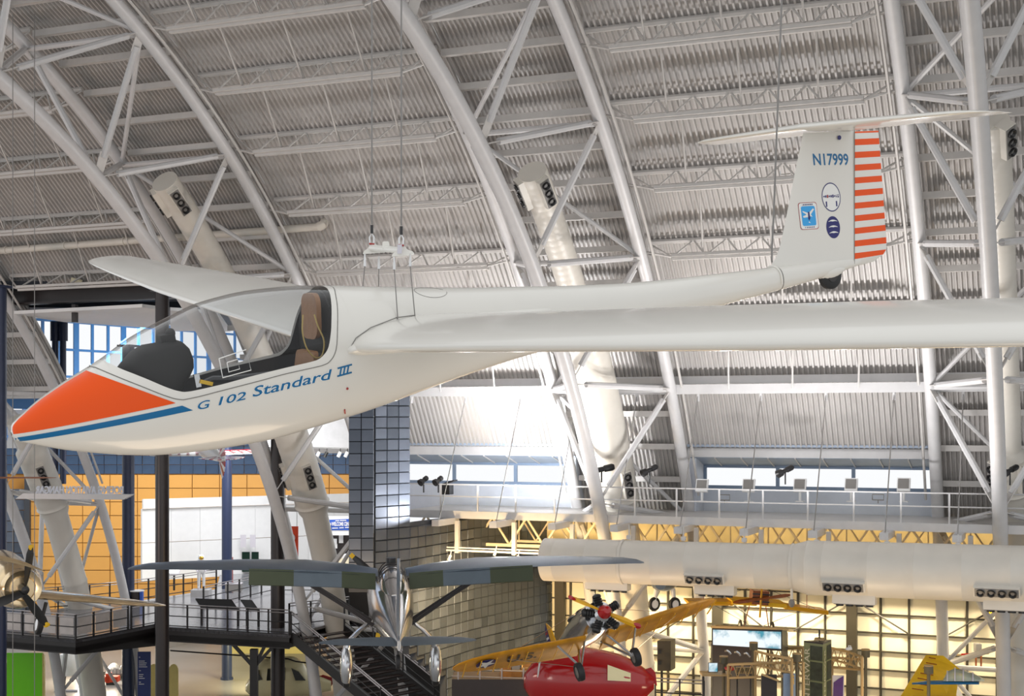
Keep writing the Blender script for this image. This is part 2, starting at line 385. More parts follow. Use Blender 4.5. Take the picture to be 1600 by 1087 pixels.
# lower front of the stripe widens under the chin
# cockpit lining, rear bulkhead, head rest, covered instrument binnacle
part('cockpit_lining', band(lambda x: gf(x)+.02, lambda x: math.pi, 16, [x for x in xs if .62 <= x <= 1.9], -.018), M['tub'], glider, True)
rb = [fp(x, t, -.02) for x, t in [(1.80, 2.6), (1.83, 2.0), (1.84, 1.6), (1.85, 1.2), (1.87, .8), (1.885, .4), (1.895, 0)]]
ringp = rb+[Vector((v.x, -v.y, v.z)) for v in rb[:-1]][::-1]
part('bulkhead', MB().prism(ringp, (.01, 0, 0)), M['cloth_black'], glider, True, smooth=False)
def panel(c, wy, hz, dx, lean, r=.03, n=5):     # a rounded, leaning slab facing forward
    pts = []
    for (sy, sz, a0) in ((1, 1, 0), (-1, 1, 90), (-1, -1, 180), (1, -1, 270)):
        for k in range(n+1):
            a = math.radians(a0+90*k/n); pts.append((sy*(wy/2-r)+r*math.cos(a), sz*(hz/2-r)+r*math.sin(a)))
    return MB().prism([Vector((c[0]+z*lean, c[1]+y, c[2]+z)) for y, z in pts], (dx, 0, 0))
part('headrest', panel((1.80, -.06, .31), .25, .27, .03, .14, .07), M['brown'], glider, True)
part('backrest', panel((1.70, -.06, -.02), .30, .26, .03, .3, .03), M['brown'], glider, True)
rings = []
for y, sc_ in [(-.235, .35), (-.225, .7), (-.19, .93), (-.12, 1), (-.04, 1.02), (.05, 1), (.13, .95), (.19, .8), (.21, .4)]:
    out = [(.66, .16), (.655, .215), (.70, .265), (.745, .30), (.82, .315), (.90, .32), (.965, .318), (1.005, .308), (1.03, .27), (1.038, .225), (1.03, .17), (1.0, .12), (.95, .05), (.90, -.02), (.80, -.05), (.70, .0)]
    cx_, cz2 = .86, .15
    rings.append([Vector((cx_+(a-cx_)*sc_+.006*math.sin(9*y+7*a), y, cz2+(b-cz2)*sc_*(1-.9*max(0, abs(y)-.12))+.007*math.sin(31*a+11*y))) for a, b in out])
part('instrument_cover', MB().loft(rings), M['cloth_black'], glider, True, ang=60)
part('compass', MB().box((.925, -.05, .34), (.085, .10, .05)).sphere((.955, -.05, .365), .03), M['cloth_black'], glider, True)
part('seat_harness', MB().tube([(1.02, -.18, .05), (1.10, -.24, .08), (1.2, -.25, .06), (1.35, -.2, .04), (1.5, -.22, .03)], .022, 8), M['tub'], glider, True)
part('canopy_latch', MB().box((1.0, -.262, .095), (.03, .02, .075)), M['chrome'], glider, True)
part('warning_tag', MB().box((1.045, -.28, .075), (.075, .004, .022), Matrix.Rotation(.42, 3, 'Y')), M['yellow_tag'], glider, True, label='small yellow tag')
loop = [(1.695, -.245, .345), (1.665, -.27, .25), (1.675, -.27, .15), (1.72, -.26, .085), (1.77, -.25, .09), (1.80, -.24, .17), (1.785, -.22, .26), (1.782, -.2, .33)]
def smooth_pts(P, k=5):
    P = [Vector(p) for p in P]; out = []
    for i in range(len(P)-1):
        a, b, c, d = P[max(i-1, 0)], P[i], P[i+1], P[min(i+2, len(P)-1)]
        for j in range(k):
            t = j/k; out.append(.5*((2*b)+(c-a)*t+(2*a-5*b+4*c-d)*t*t+(3*b-a-3*c+d)*t**3))
    return out+[P[-1]]
part('pull_cord', MB().tube(smooth_pts(loop), .005, 6), M['gold_cord'], glider, True, label='gold cord loop')
part('vent_window', MB().tube([(1.13, -.318, .20), (1.13, -.322, .09), (1.30, -.326, .10), (1.295, -.316, .22), (1.13, -.318, .20)], .0035, 5).tube([(1.17, -.322, .17), (1.17, -.324, .115), (1.235, -.326, .12), (1.235, -.32, .175), (1.17, -.322, .17)], .003, 5), M['decal_white'], glider, True)
# ---- wings
def airfoil(n=22, t=.17):
    xx = [(1-math.cos(math.pi*i/n))/2 for i in range(n+1)]
    th = lambda x: 5*t*(.2969*math.sqrt(x)-.126*x-.3516*x*x+.2843*x**3-.1036*x**4)
    cam_ = lambda x: .035*(1-(2*x-.85)**2/1.35)*(1 if x < .97 else .6)
    up = [(x, cam_(x)+th(x)) for x in xx]; lo = [(x, cam_(x)-th(x)*.82) for x in xx]
    return up[::-1]+lo[1:-1]
AF = airfoil()
def wing_sec(side, y, xle, chord, z, tk=1, inc=-.028):
    return [Vector((xle+chord*(cx*math.cos(inc)), side*y, z+chord*(cz_*tk-cx*math.sin(inc)*1.0))) for cx, cz_ in AF]
DIH = .0633; ZW = .085; XLE = 1.945
def wing(side):
    secs = []
    for y, xle, ch, tk, dz in [(.12, XLE-.02, 1.05, 1.0, .0), (.33, XLE-.01, 1.03, 1.0, 0), (.40, XLE+.0, .98, 1, 0), (1.0, XLE+.005, .95, 1, 0), (2, XLE+.015, .90, 1, 0), (3, XLE+.03, .85, 1, 0), (4, XLE+.045, .79, .98, 0), (5, XLE+.09, .69, .95, 0), (6, XLE+.14, .58, .9, 0), (6.8, XLE+.19, .49, .85, 0), (7.2, XLE+.225, .43, .75, .0), (7.38, XLE+.26, .36, .6, .0), (7.46, XLE+.31, .25, .4, 0.0), (7.49, XLE+.36, .13, .25, 0)]:
        secs.append(wing_sec(side, y, xle, ch, ZW+DIH*(y-.33)+dz, tk))
    return MB().loft(secs)
for s in (1, -1):
    wg = part('wing', wing(s), M['gel'], glider, True, ang=50)
    # airbrake gap and aileron gap lines, and the wing root gap
# wing root fillet on both sides
def fillet(side):
    rows = []
    prof = [(1.905, .0), (1.912, .028), (1.93, .05), (1.96, .065), (2.0, .075), (2.12, .085), (2.3, .08), (2.5, .075), (2.75, .07), (3.0, .05), (3.3, .02), (3.45, 0)]
    top = lambda x: float(np.interp(x, [1.86, 1.93, 2.0, 2.1, 2.27, 2.45, 2.74, 3.12, 3.45], [.085, .12, .165, .19, .212, .195, .165, .115, .075]))
    bot = lambda x: float(np.interp(x, [1.86, 1.93, 1.97, 2.22, 2.6, 3.0, 3.45], [.08, .07, .05, .015, -.03, -.03, .05]))
    for x, g in prof:
        zt_, zb_ = top(x), bot(x); ft = th_of_z(x, zt_); fb = th_of_z(x, zb_); r = []
        for k in range(13):
            u = k/12; z = zt_+(zb_-zt_)*u; p = fp(x, ft+(fb-ft)*u, -.004); bulge = math.sin(math.pi*u)**.6
            r.append(Vector((p.x, side*(abs(p.y)+g*bulge), p.z)))
        rows.append(r)
    return MB().loft(rows, closed=False, cap=False)
for s in (1, -1): part('wing_fillet', fillet(s), M['gel'], glider, True, ang=80)
# seam of the wing root and the two hoist slots
wr = [(1.915, .078), (1.93, .105), (1.973, .148), (2.083, .189), (2.274, .214), (2.40, .204)]
part('wing_root_seam', MB().tube([on_side(x, z+.010, .003) for x, z in wr], .0022, 5), M['seam'], glider, True)
hp = [fp(2.60+.11*math.cos(a), .42+.26*math.sin(a), .0005) for a in np.linspace(0.1, 2*math.pi-.4, 30)]
part('hatch_seam', MB().tube(hp, .0016, 4), M['seam'], glider, True)
part('drain_mark', MB().sphere(fp(1.873, 2.0, 0), .008), M['red'], glider, True)
part('vent_pipe', MB().beam(fp(1.862, 2.42, .004), fp(1.872, 2.54, .004), .008, .008), M['red'], glider, True, smooth=False)
# ---- tail: fin, rudder, tail wheel, tailplane
def tail_sec(z, xl, xt, tk, n=10):
    c = xt-xl; r = []
    for k in range(n+1):
        u = k/n; r.append(Vector((xl+c*u, -tk*(2.6*math.sqrt(u)*(1-u)+.18*u), z)))
    for k in range(n, 0, -1):
        u = k/n; r.append(Vector((xl+c*u, tk*(2.6*math.sqrt(u)*(1-u)+.18*u), z)))
    return r
def shear(secs, a=-.085): return [[Vector((v.x, v.y, v.z+a*(v.x-5.85))) for v in r] for r in secs]
HX = lambda z: 6.213+(.115)*(z+.09)/.98
fin = [(-.05, 5.47, .05), (-.03, 5.44, .058), (.03, 5.435, .058), (.08, 5.487, .056), (.14, 5.525, .055), (.215, 5.559, .054), (.4, 5.635, .05), (.57, 5.702, .048), (.75, 5.775, .045), (.935, 5.852, .042)]
def fsec(z, xl, tk):
    base = tail_sec(0, xl, HX(z)+.25, tk, 16); r = []
    for v in base:
        if v.x <= HX(z): r.append(v)
    a = r
    P = [v for v in a if v.y <= 0]; N = [v for v in a if v.y > 0]
    ring = P+N
    return ring
def fin_ring(z, xl, tk):
    h = HX(z); n = 14; P = []; N = []
    for k in range(n+1):
        u = k/n; x = xl+(h-xl)*u; y = tk*(1.9*math.sqrt(u)*(1-.62*u)+.0)
        P.append(Vector((x, -y*.55, 0))); N.append(Vector((x, y*.55, 0)))
    ring = P+N[::-1][:-1]
    return [Vector((v.x, v.y, z-.085*(v.x-xl))) for v in ring]
part('fin', MB().loft([fin_ring(*a) for a in fin]), M['gel'], glider, True)
def rudder_ring(z, x1, z1):
    h = HX(z)+.006; n = 6; P = []; N = []
    for k in range(n+1):
        u = k/n; x = h+(x1-h)*u; y = .021*(1-u)+.0025
        P.append(Vector((x, -y, z+(z1-z)*u))); N.append(Vector((x, y, z+(z1-z)*u)))
    return P+N[::-1]
RUD = [(-.098, 6.30, -.115), (-.085, 6.44, -.108), (-.05, 6.56, -.062), (.0, 6.578, -.012)]
zr = [-.098, -.085, -.05, .0, .1, .3, .5, .7, .89]
def te(z):
    return (float(np.interp(z, [-.098, -.085, -.05, 0, .1, .9], [6.30, 6.44, 6.56, 6.578, 6.584, 6.594])), float(np.interp(z, [-.098, -.085, -.05, 0, .1, .89], [-.115, -.108, -.062, -.03, .075, .868])))
part('rudder', MB().loft([rudder_ring(z, *te(z)) for z in zr]), M['gel'], glider, True)
for k in range(11):
    z0 = -.057+k*.0938; hh = .045
    if k == 10: z0 = .876; hh = .012
    x0 = HX(z0)+.006; mbs = MB()
    for sd in (-1, 1):
        (xa, za), (xb, zb2) = te(z0), te(z0+hh)
        def yy(x, zz): u = (x-HX(zz)-.006)/(te(zz)[0]-HX(zz)-.006); return sd*(.021*(1-u)+.0025+.0012)
        q = [(x0, z0), (te(z0)[0], te(z0)[1]), (te(z0+hh)[0], te(z0+hh)[1]), (HX(z0+hh)+.006, z0+hh)]
        mbs.add([(q[0][0], sd*.0237, q[0][1]), (q[1][0]+.001, sd*.0037, q[1][1]), (q[2][0]+.001, sd*.0037, q[2][1]), (q[3][0], sd*.0237, q[3][1])], [(0, 1, 2, 3)])
    part('rudder_stripe', mbs, M['gel_orange'], glider, True, smooth=False, label='orange stripe')
part('rudder_gap', MB().tube([(HX(z)+.003, -.026, z) for z in (-.09, .3, .6, .9)], .0025, 5), M['seam'], glider, True)
tw = thing('x', '', '', M=GM) if False else None
wheel = part('tail_wheel', MB().lathe([(-.03, .03), (-.03, .08), (-.018, .10), (.018, .10), (.03, .08), (.03, .03)], (5.985, 0, -.145), (0, 1, 0), 28), M['dark_rubber'], glider, True)
part('wheel_hub', MB().lathe([(-.034, .0), (-.034, .045), (.034, .045), (.034, 0)], (5.985, 0, -.145), (0, 1, 0), 20), M['black_metal'], wheel, True)
part('wheel_fairing', MB().loft([[Vector((5.80+.36*u, .055*math.sin(math.pi*u)**.5*math.cos(t), -.105-.07*math.sin(math.pi*u)*max(0, -math.sin(t))+.03*max(0, math.sin(t)))) for t in np.linspace(0, 2*math.pi, 13)[:-1]] for u in np.linspace(0.02, .98, 12)]), M['gel'], glider, True)
part('boom_seam', MB().tube([fp(5.46, t, .0008) for t in np.linspace(0, 2*math.pi, 40)], .003, 5), M['seam'], glider, True)
def tp(side):
    secs = []
    for y, xl, xt, tk in [(.0, 5.80, 6.30, 1), (.4, 5.835, 6.30, .95), (.9, 5.88, 6.29, .85), (1.3, 5.935, 6.275, .8), (1.44, 5.98, 6.265, .6), (1.51, 6.05, 6.262, .4), (1.55, 6.16, 6.262, .2)]:
        r = []
        for cx, cz_ in [(a, (b-.0)) for a, b in AF]:
            r.append(Vector((xl+(xt-xl)*cx, side*y, .965-.15*(xl+(xt-xl)*cx-5.85)+(xt-xl)*cz_*.85*tk)))
        secs.append(r)
    return MB().loft(secs)
for s in (1, -1): part('tailplane', tp(s), M['gel'], glider, True, ang=50)
part('static_port', MB().lathe([(-.003, 0), (-.003, .017), (.0, .017)], (6.17, -.03, .862), (0, 1, 0), 16), M['navy'], glider, True)
part('total_energy_probe', MB().tube([(5.69, 0, .66), (5.60, 0, .665), (5.60, 0, .69)], .005, 6), M['chrome'], glider, True)
# ---- lettering and decals
def text_mesh(s, size, shear_=0, sx=1, bold=0):
    c = bpy.data.curves.new('t', 'FONT'); c.body = s; c.size = size; c.shear = shear_; c.offset = bold; c.resolution_u = 3
    o = bpy.data.objects.new('t', c); COL.objects.link(o); bpy.context.view_layer.update()
    me = bpy.data.meshes.new_from_object(o.evaluated_get(bpy.context.evaluated_depsgraph_get()))
    vs = [(v.co.x*sx, v.co.y) for v in me.vertices]; fs = [tuple(p.vertices) for p in me.polygons]
    bpy.data.objects.remove(o); bpy.data.meshes.remove(me); bpy.data.curves.remove(c)
    return vs, fs
def text_on(name, s, width, height, fn, m, parent, local=True, shear_=0, bold=0, label=None):
    vs, fs = text_mesh(s, 1, shear_, 1, bold)
    x0, x1 = min(v[0] for v in vs), max(v[0] for v in vs); y0, y1 = min(v[1] for v in vs), max(v[1] for v in vs)
    mb = MB().add([fn((v[0]-x0)/(x1-x0)*width, (v[1]-y0)/(y1-y0)*height) for v in vs], fs)
    return part(name, mb, m, parent, local, smooth=False, label=label, kind=None)
for off, m, b in ((.0014, M['decal_white'], .045), (.0022, M['gel_blue'], .012)):
    for s, xa, wd, zb_, h in (('G', .965, .072, -.064, .045), ('102', 1.082, .165, -.062, .046), ('Standard', 1.285, .50, -.055, .058), ('III', 1.826, .074, -.040, .046)):
        e = b*.25
        text_on('lettering', s, wd+e*.5, h+e*.4, lambda u, v, xa=xa, zb_=zb_, off=off, e=e: on_side(xa-e*.25+u, zb_-e*.2+v+u*.012, off), m, glider, shear_=.25, bold=b, label='blue model lettering' if m == M['gel_blue'] else 'white lettering outline')
for zz in (-.046, .0):
    zz2 = zz
    part('lettering', MB().add([on_side(1.814+.096*k/4+(.008 if zz > -.02 else 0), zz+h_+.001*k, .0024) for h_ in (0, .010) for k in range(5)], [(k, k+1, 6+k, 5+k) for k in range(4)]), M['gel_blue'], glider, True, smooth=False, label='blue model lettering')
def fin_side(x, z):      # port side surface of the fin
    xl = float(np.interp(z+.085*(x-5.7), [a[0] for a in fin], [a[1] for a in fin])); tk = float(np.interp(z+.085*(x-5.7), [a[0] for a in fin], [a[2] for a in fin]))
    u = min(1, max(0, (x-xl)/(HX(z)-xl))); return -tk*.55*(1.9*math.sqrt(u)*(1-.62*u))
text_on('registration', 'N17999', .345, .088, lambda u, v: Vector((5.905+u, fin_side(5.905+u, .70+v)-.0015, .690-.125*u+v)), M['gel_blue'], glider, bold=.02, label='blue registration lettering on the fin')
def disc(cx, cz_, rx, rz, off, n=36, inner=0):
    P = lambda r, a: Vector((cx+rx*r*math.cos(a), 0, cz_+rz*r*math.sin(a)-.1*rx*r*math.cos(a)))
    mb = MB(); o1 = [P(1, 2*math.pi*k/n) for k in range(n)]; o2 = [P(inner, 2*math.pi*k/n) for k in range(n)]
    vs = [Vector((v.x, fin_side(v.x, v.z)-off, v.z)) for v in o1+o2]
    return mb.add(vs, [(k, (k+1) % n, n+(k+1) % n, n+k) for k in range(n)])
part('oval_emblem', disc(6.043, .438, .092, .108, .0014, inner=.02), M['decal_white'], glider, True, label='white oval club emblem with a thin navy border')
part('emblem_border', disc(6.043, .438, .092, .108, .0020, inner=.93), M['navy'], glider, True)
for k in range(9): part('emblem_glyph', MB().box((5.972+.0175*k, fin_side(5.97+.0175*k, .44)-.0026, .452-.1*(.0175*k)), (.012, .001, .010+.006*(k % 3))), M['navy' if k != 2 else 'red'], glider, True, smooth=False)
part('emblem_band', MB().box((6.043, fin_side(6.043, .44)-.002, .447), (.15, .001, .008), Matrix.Rotation(.1, 3, 'Y')), M['decal_grey'], glider, True, smooth=False)
for xx in (5.99, 6.09): part('emblem_glyph', MB().box((xx, fin_side(xx, .39)-.002, .388-.1*(xx-6.04)), (.012, .001, .04)), M['navy'], glider, True, smooth=False)
part('round_emblem', disc(6.035, .214, .068, .083, .0016, inner=.02), M['navy'], glider, True, label='navy oval emblem with three white waves')
for j, zc_ in enumerate((.255, .212, .168)):
    up = [(-.045+.09*k/12, .012*math.sin(math.pi*k/12)+.004) for k in range(13)]; dn = [(-.045+.09*k/12, .012*math.sin(math.pi*k/12)-.010+.012*abs(k-6)/6) for k in range(13)]
    vs = [Vector((6.035+a, fin_side(6.035+a, zc_)-.0028, zc_+b-.1*a)) for a, b in up]+[Vector((6.035+a, fin_side(6.035+a, zc_)-.0028, zc_+b-.1*a)) for a, b in dn]
    part('emblem_wave', MB().add(vs, [(k, k+1, 14+k, 13+k) for k in range(12)]), M['decal_white'], glider, True, smooth=False)
def rrect(cx, cz_, w, h, off, r=.02, n=5):
    pts = []
    for sx, sz, a0 in ((1, 1, 0), (-1, 1, 90), (-1, -1, 180), (1, -1, 270)):
        for k in range(n+1):
            a = math.radians(a0+90*k/n); pts.append((cx+sx*(w/2-r)+r*math.cos(a), cz_+sz*(h/2-r)+r*math.sin(a)))
    vs = [Vector((x, fin_side(x, z)-off, z-.1*(x-cx))) for x, z in pts]; c = Vector((cx, fin_side(cx, cz_)-off, cz_))
    return MB().add([c]+vs, [(0, 1+k, 1+(k+1) % len(vs)) for k in range(len(vs))])
EX, EZ = 5.808, .332
part('square_emblem', rrect(EX, EZ, .172, .20, .0016), M['red'], glider, True)
part('square_emblem', rrect(EX, EZ, .164, .192, .0022), M['decal_white'], glider, True, label='white square emblem')
part('square_emblem', rrect(EX, EZ, .13, .145, .0028, .015), M['decal_blue'], glider, True, label='light blue field of the square emblem')
fy = lambda x: fin_side(x, EZ)-.0036
part('emblem_glider', MB().add([(EX+a, fy(EX+a), EZ+b) for a, b in [(-.055, .045), (.0, .02), (.045, .05), (.055, .04), (.02, .008), (.035, -.012), (.015, -.004), (-.01, -.008), (-.05, -.006), (-.055, .005), (-.02, .012), (-.055, .036)]], [(0, 1, 10, 11), (1, 2, 3, 4), (4, 5, 6, 7), (7, 8, 9, 10), (1, 4, 7, 10)]), M['decal_white'], glider, True, smooth=False)
part('emblem_figure', MB().add([(EX+a, fy(EX+a)-.0005, EZ+b) for a, b in [(-.006, .03), (.008, .03), (.012, -.02), (0, -.035), (-.008, -.02)]], [(0, 1, 2, 3, 4)]), M['navy'], glider, True, smooth=False)
for dz_ in (.084, -.084):
    for k in range(6): part('emblem_glyph', MB().box((EX-.04+.016*k, fy(EX-.04+.016*k), EZ+dz_-.1*(-.04+.016*k)), (.010, .0008, .008)), M['navy'], glider, True, smooth=False)
part('pennant_mark', MB().add([(EX+a, fy(EX+a), EZ+b) for a, b in [(-.02, -.062), (.02, -.066), (0, -.04)]], [(0, 1, 2)]), M['decal_white'], glider, True, smooth=False)
# tail cable
G = lambda x, y, z: GM @ Vector((x, y, z))
p0 = G(5.44, 0, .045); top = atd(1224, -60, 9.6)
top = Vector((p0.x+.0, p0.y, p0.z+6.0))+Vector((.14, .05, 0))*1.5
part('tail_sling', MB().tube([fp(5.44, t, .006) for t in np.linspace(-1.9, 1.9, 20)], .008, 6), M['gel'], glider, True)
tc = part('hanging_cable', MB().tube([p0, p0+Vector((0, 0, .10)), p0+(top-p0)*.06, top], .0075, 6), M['cable'])
tag(tc, 'thin dark steel cable holding up the tail end of the glider', 'cable')
# spreader fixture above the fuselage: two white cheek plates on a tube, with shackles and cables
def pxl(px, py, d): return atd(px, py, d)
rc = G(2.35, 0, .40); rd = pix(rc)[2]
fx = thing('lifting_spreader', 'small white lifting spreader with two triangular plates hanging above the glider wing root', 'lifting fixture', pxl(605, 390, rd))
def tri(cx, cy, d, sc=1.0):
    pts = [(-26, 9), (-24, 3), (-13, -6), (-6, -17), (0, -20), (6, -17), (14, -9), (27, -4), (31, 1), (28, 5)]
    return MB().prism([pxl(cx+a*.62*sc, cy+b*.62*sc+3, d) for a, b in pts], cam2w(0, .02, 0))
d1, d2 = rd+.22, rd-.22
part('cheek_plate', tri(583, 388, d1), M['gel'], fx, smooth=False); part('cheek_plate', tri(628, 392, d2), M['gel'], fx, smooth=False)
part('spreader_tube', MB().tube([pxl(581, 387, d1), pxl(630, 391, d2)], .022, 10), M['gel'], fx)
part('lug', MB().prism([pxl(a, b, rd) for a, b in ((597.5, 389), (597.5, 379), (599, 377), (606, 377), (608, 379), (609, 389))], cam2w(0, .02, 0)), M['gel'], fx, smooth=False)
part('paper_tag', MB().box(pxl(624.5, 389, d2-.03), (.03, .004, .055)), M['decal_grey'], fx, smooth=False)
for cx, cy, d in ((581, 381.5, d1), (627, 383.5, d2)):
    part('shackle', MB().tube([pxl(cx-3, cy-2, d), pxl(cx-3.4, cy-11, d), pxl(cx, cy-17, d), pxl(cx+3.4, cy-11, d), pxl(cx+3, cy-2, d)], .006, 6), M['chrome'], fx)
    part('pin', MB().tube([pxl(cx-4, cy-1, d-.01), pxl(cx+4, cy, d-.01)], .006, 6), M['red'], fx)
    part('thimble', MB().tube([pxl(cx, cy-17, d), pxl(cx, cy-30, d)], .010, 6), M['black'], fx)
for cx, cy, d in ((570, 394, d1), (592, 398, d1+.02), (616, 399, d2), (641, 394, d2)):
    part('turnbuckle', MB().tube([pxl(cx, cy+2, d), pxl(cx, cy+22, d)], [.004, .009], 6), M['chrome'], fx)
for cx, ct, ytop, d in ((581, 588, 350, d1), (627, 618, 352, d2)):
    a = pxl(cx, ytop, d); tag(part('hanging_cable', MB().tube([a, a+Vector((.0, 0, 6.2))], .0055, 5), M['cable']), 'thin steel cable rising from the %s plate of the white lifting spreader' % ('left' if cx < 600 else 'right'), 'cable')
for cx, cy, d, gx in ((570, 416, d1, G(2.27, .277, .215)), (592, 420, d1+.02, G(2.39, .27, .2)), (616, 421, d2, G(2.275, -.283, .213)), (641, 416, d2, G(2.395, -.275, .195))):
    n_ = {570: 'far left', 592: 'far middle', 616: 'near left', 641: 'near right'}[cx]
    tag(part('sling_cable', MB().tube([pxl(cx, cy, d), gx], .0035, 5), M['cable']), 'short sling cable from lifting spreader down to the wing root, %s of four' % n_, 'cable')
# ------------------------------------------------------------------ right side: eaves, dormer windows, catwalk, lattice, duct, panel wall
M['cool_white'] = mat('cool white panel paint', (.62, .66, .74), .5, var=.03)  # one even bluish white for dormer panels and raised letters
M['hood'] = mat('blue grey hood paint', (.36, .43, .54), .4, var=.05)
M['frame_blue'] = mat('blue grey window frame', (.20, .27, .38), .4, var=.03)
M['cream'] = mat('cream wall panel', (.86, .79, .58), .55, var=.03, scale=1.2)
M['mullion'] = mat('dark bronze mullion', (.045, .037, .022), .45, var=.08)
M['cream_steel'] = mat('cream painted steel', (.70, .60, .44), .45, var=.05)
M['lamp_warm'] = mat('warm strip lamp', (.9, .8, .5), .5, var=0, emit=(1, .74, .30), estr=1.5)
M['wall_cream'] = mat('cream plaster', (.82, .68, .40), .7, var=.04)
def wall_tile_mat():
    m = bpy.data.materials.new('brushed blue grey metal tile'); m.use_nodes = True; nt = m.node_tree; b = nt.nodes['Principled BSDF']
    b.inputs['Metallic'].default_value = .55; b.inputs['Roughness'].default_value = .42
    oi = nt.nodes.new('ShaderNodeObjectInfo'); rp = nt.nodes.new('ShaderNodeValToRGB'); nt.links.new(oi.outputs['Random'], rp.inputs[0])
    rp.color_ramp.elements[0].color = (.085, .105, .14, 1); rp.color_ramp.elements[1].color = (.17, .20, .26, 1)
    no = nt.nodes.new('ShaderNodeTexNoise'); no.inputs['Scale'].default_value = 1.1; tc = nt.nodes.new('ShaderNodeTexCoord'); nt.links.new(tc.outputs['Object'], no.inputs[0])
    mx = nt.nodes.new('ShaderNodeMix'); mx.data_type = 'RGBA'; mx.blend_type = 'MULTIPLY'; mx.inputs[0].default_value = .5
    nt.links.new(rp.outputs[0], mx.inputs[6]); nt.links.new(no.outputs[0], mx.inputs[7]); nt.links.new(mx.outputs[2], b.inputs['Base Color'])
    return m
M['tile'] = wall_tile_mat()
M['joint'] = mat('dark joint', (.04, .045, .055), .7, var=0)

wall_back = thing('wall_back', '', '', (-10, 58, 0), kind='structure')
# eave girder along all bays right of the entrance
ea = .603; g0 = arc(-26.2, RO+.15, ea); g1 = arc(14, RO+.15, ea)
part('eave_girder', MB().beam(g0, g1, .30, .36).beam(g0+Vector((0, .25, .36)), g1+Vector((0, .25, .36)), .2, .3), M['steel'], ceiling, smooth=False)
for bi, (xa, xb) in ((1, (-28.4, bays[1][1])), (2, bays[2]), (3, bays[3])):
    p = arc(0, RD, DORM); y0, z0 = p.y, p.z
    part('dormer_beam', MB().box(((xa+xb)/2, y0+.05, z0-.17), (xb-xa, .3, .36)), M['steel'], wall_back, smooth=False)
    zb = z0-.40; yw = y0+1.35; zh = zb-.32
    n = 9; st = (xb-xa)/n
    for i in range(n):
        part('hood_panel', MB().add([(xa+i*st+.03, y0+.1, zb+.03), (xa+(i+1)*st-.03, y0+.1, zb+.03), (xa+(i+1)*st-.03, yw, zh), (xa+i*st+.03, yw, zh), (xa+i*st+.03, y0+.1, zb+.09), (xa+(i+1)*st-.03, y0+.1, zb+.09), (xa+(i+1)*st-.03, yw, zh+.06), (xa+i*st+.03, yw, zh+.06)], [(0, 1, 2, 3), (7, 6, 5, 4), (0, 4, 5, 1), (2, 6, 7, 3), (1, 5, 6, 2), (0, 3, 7, 4)]), M['hood'], wall_back, smooth=False)
        part('hood_rib', MB().beam((xa+i*st, y0+.1, zb+.03), (xa+i*st, yw, zh), .05, .08), M['steel'], wall_back, smooth=False)
    part('hood_lid', MB().box(((xa+xb)/2, y0+.8, zb+.5), (xb-xa, 1.9, .1)), M['hood'], wall_back, smooth=False)
    zs = zh-.86; zf = 10.35
    wd = thing('window_%d' % bi, '', '', ((xa+xb)/2, yw, zs), kind='structure')
    x_l, x_r = xa+.35, xb-.3
    for (a, b) in (((x_l, zh-.03), (x_r, zh-.03)), ((x_l, zs), (x_r, zs))): part('window_frame', MB().beam((a[0], yw, a[1]), (b[0], yw, b[1]), .12, .12), M['frame_blue'], wd, smooth=False)
    for k in range(4):
        x = x_l+(x_r-x_l)*k/3; part('mullion', MB().beam((x, yw, zs), (x, yw, zh), .14, .10, up=(0, 1, 0)), M['frame_blue'], wd, smooth=False)
    part('cheek_panel', MB().box((xa+.15, yw-.4, (zb+zf)/2), (.3, 1.6, zb-zf)), M['cool_white'], wall_back, smooth=False)
    part('cheek_panel', MB().box((xb-.12, yw-.4, (zb+zf)/2), (.25, 1.6, zb-zf)), M['cool_white'], wall_back, smooth=False)
    part('sill_wall', MB().box(((xa+xb)/2, yw+.05, (zs+zf)/2-.1), (xb-xa, .12, zs-zf+.1)), M['cool_white'], wall_back, smooth=False)
# catwalk
zc = 10.62; y1, y2 = 49.6, 52.2
xL = atY(632, 790, y1).x
cw = thing('catwalk', 'long white steel catwalk with railing below the dormer windows', 'catwalk', (-5, 51, zc))
part('walk_deck', MB().box(((xL+12)/2, (y1+y2)/2+.8, zc-.12), (12-xL, y2-y1+1.6, .14)), M['steel_dim'], cw, smooth=False)
part('fascia', MB().box(((xL+12)/2, y1, zc-.18), (12-xL, .08, .30)), M['steel'], cw, smooth=False)
for zz in (.55, 1.02): part('rail', MB().tube([(xL, y1, zc+zz), (12, y1, zc+zz)], .028, 6), M['steel'], cw)
x = xL
while x < 3.5:
    part('rail_post', MB().box((x, y1, zc+.48), (.06, .06, 1.1)), M['steel'], cw, smooth=False); x += 1.62
for px in (592, 680, 770, 862, 959, 1059, 1162, 1269, 1381, 1495):
    p = atY(px, 795, 48.0); a = p.x+.0
    part('outrigger', MB().beam((a, 48.0, zc-.42), (a, y1+.3, zc-.42), .30, .24), M['steel'], cw, smooth=False)
    xl_ = a; lug = arc(xl_, RO+.1, .598)
    part('hanger_rod', MB().tube([(xl_, 48.35, zc-.3), (xl_, lug.y, lug.z)], .022, 6), M['chrome'], cw)
    part('hanger_eye', MB().tube([(xl_, lug.y-.02, lug.z-.28), (xl_, lug.y, lug.z)], .06, 8), M['steel'], cw)
    part('drop_post', MB().box((a+.35, 49.3, (zc-.4+8.95)/2), (.16, .16, zc-.4-8.95)), M['steel_dim'], cw, smooth=False)
x_a, x_b = atY(600, 850, 49.3).x, atY(880, 850, 49.3).x
part('light_rail', MB().beam((x_a, 49.3, 9.05), (x_b, 49.3, 9.05), .12, .07).beam((x_a, 49.3, 9.16), (x_b, 49.3, 9.16), .05, .05), M['steel'], cw, smooth=False)
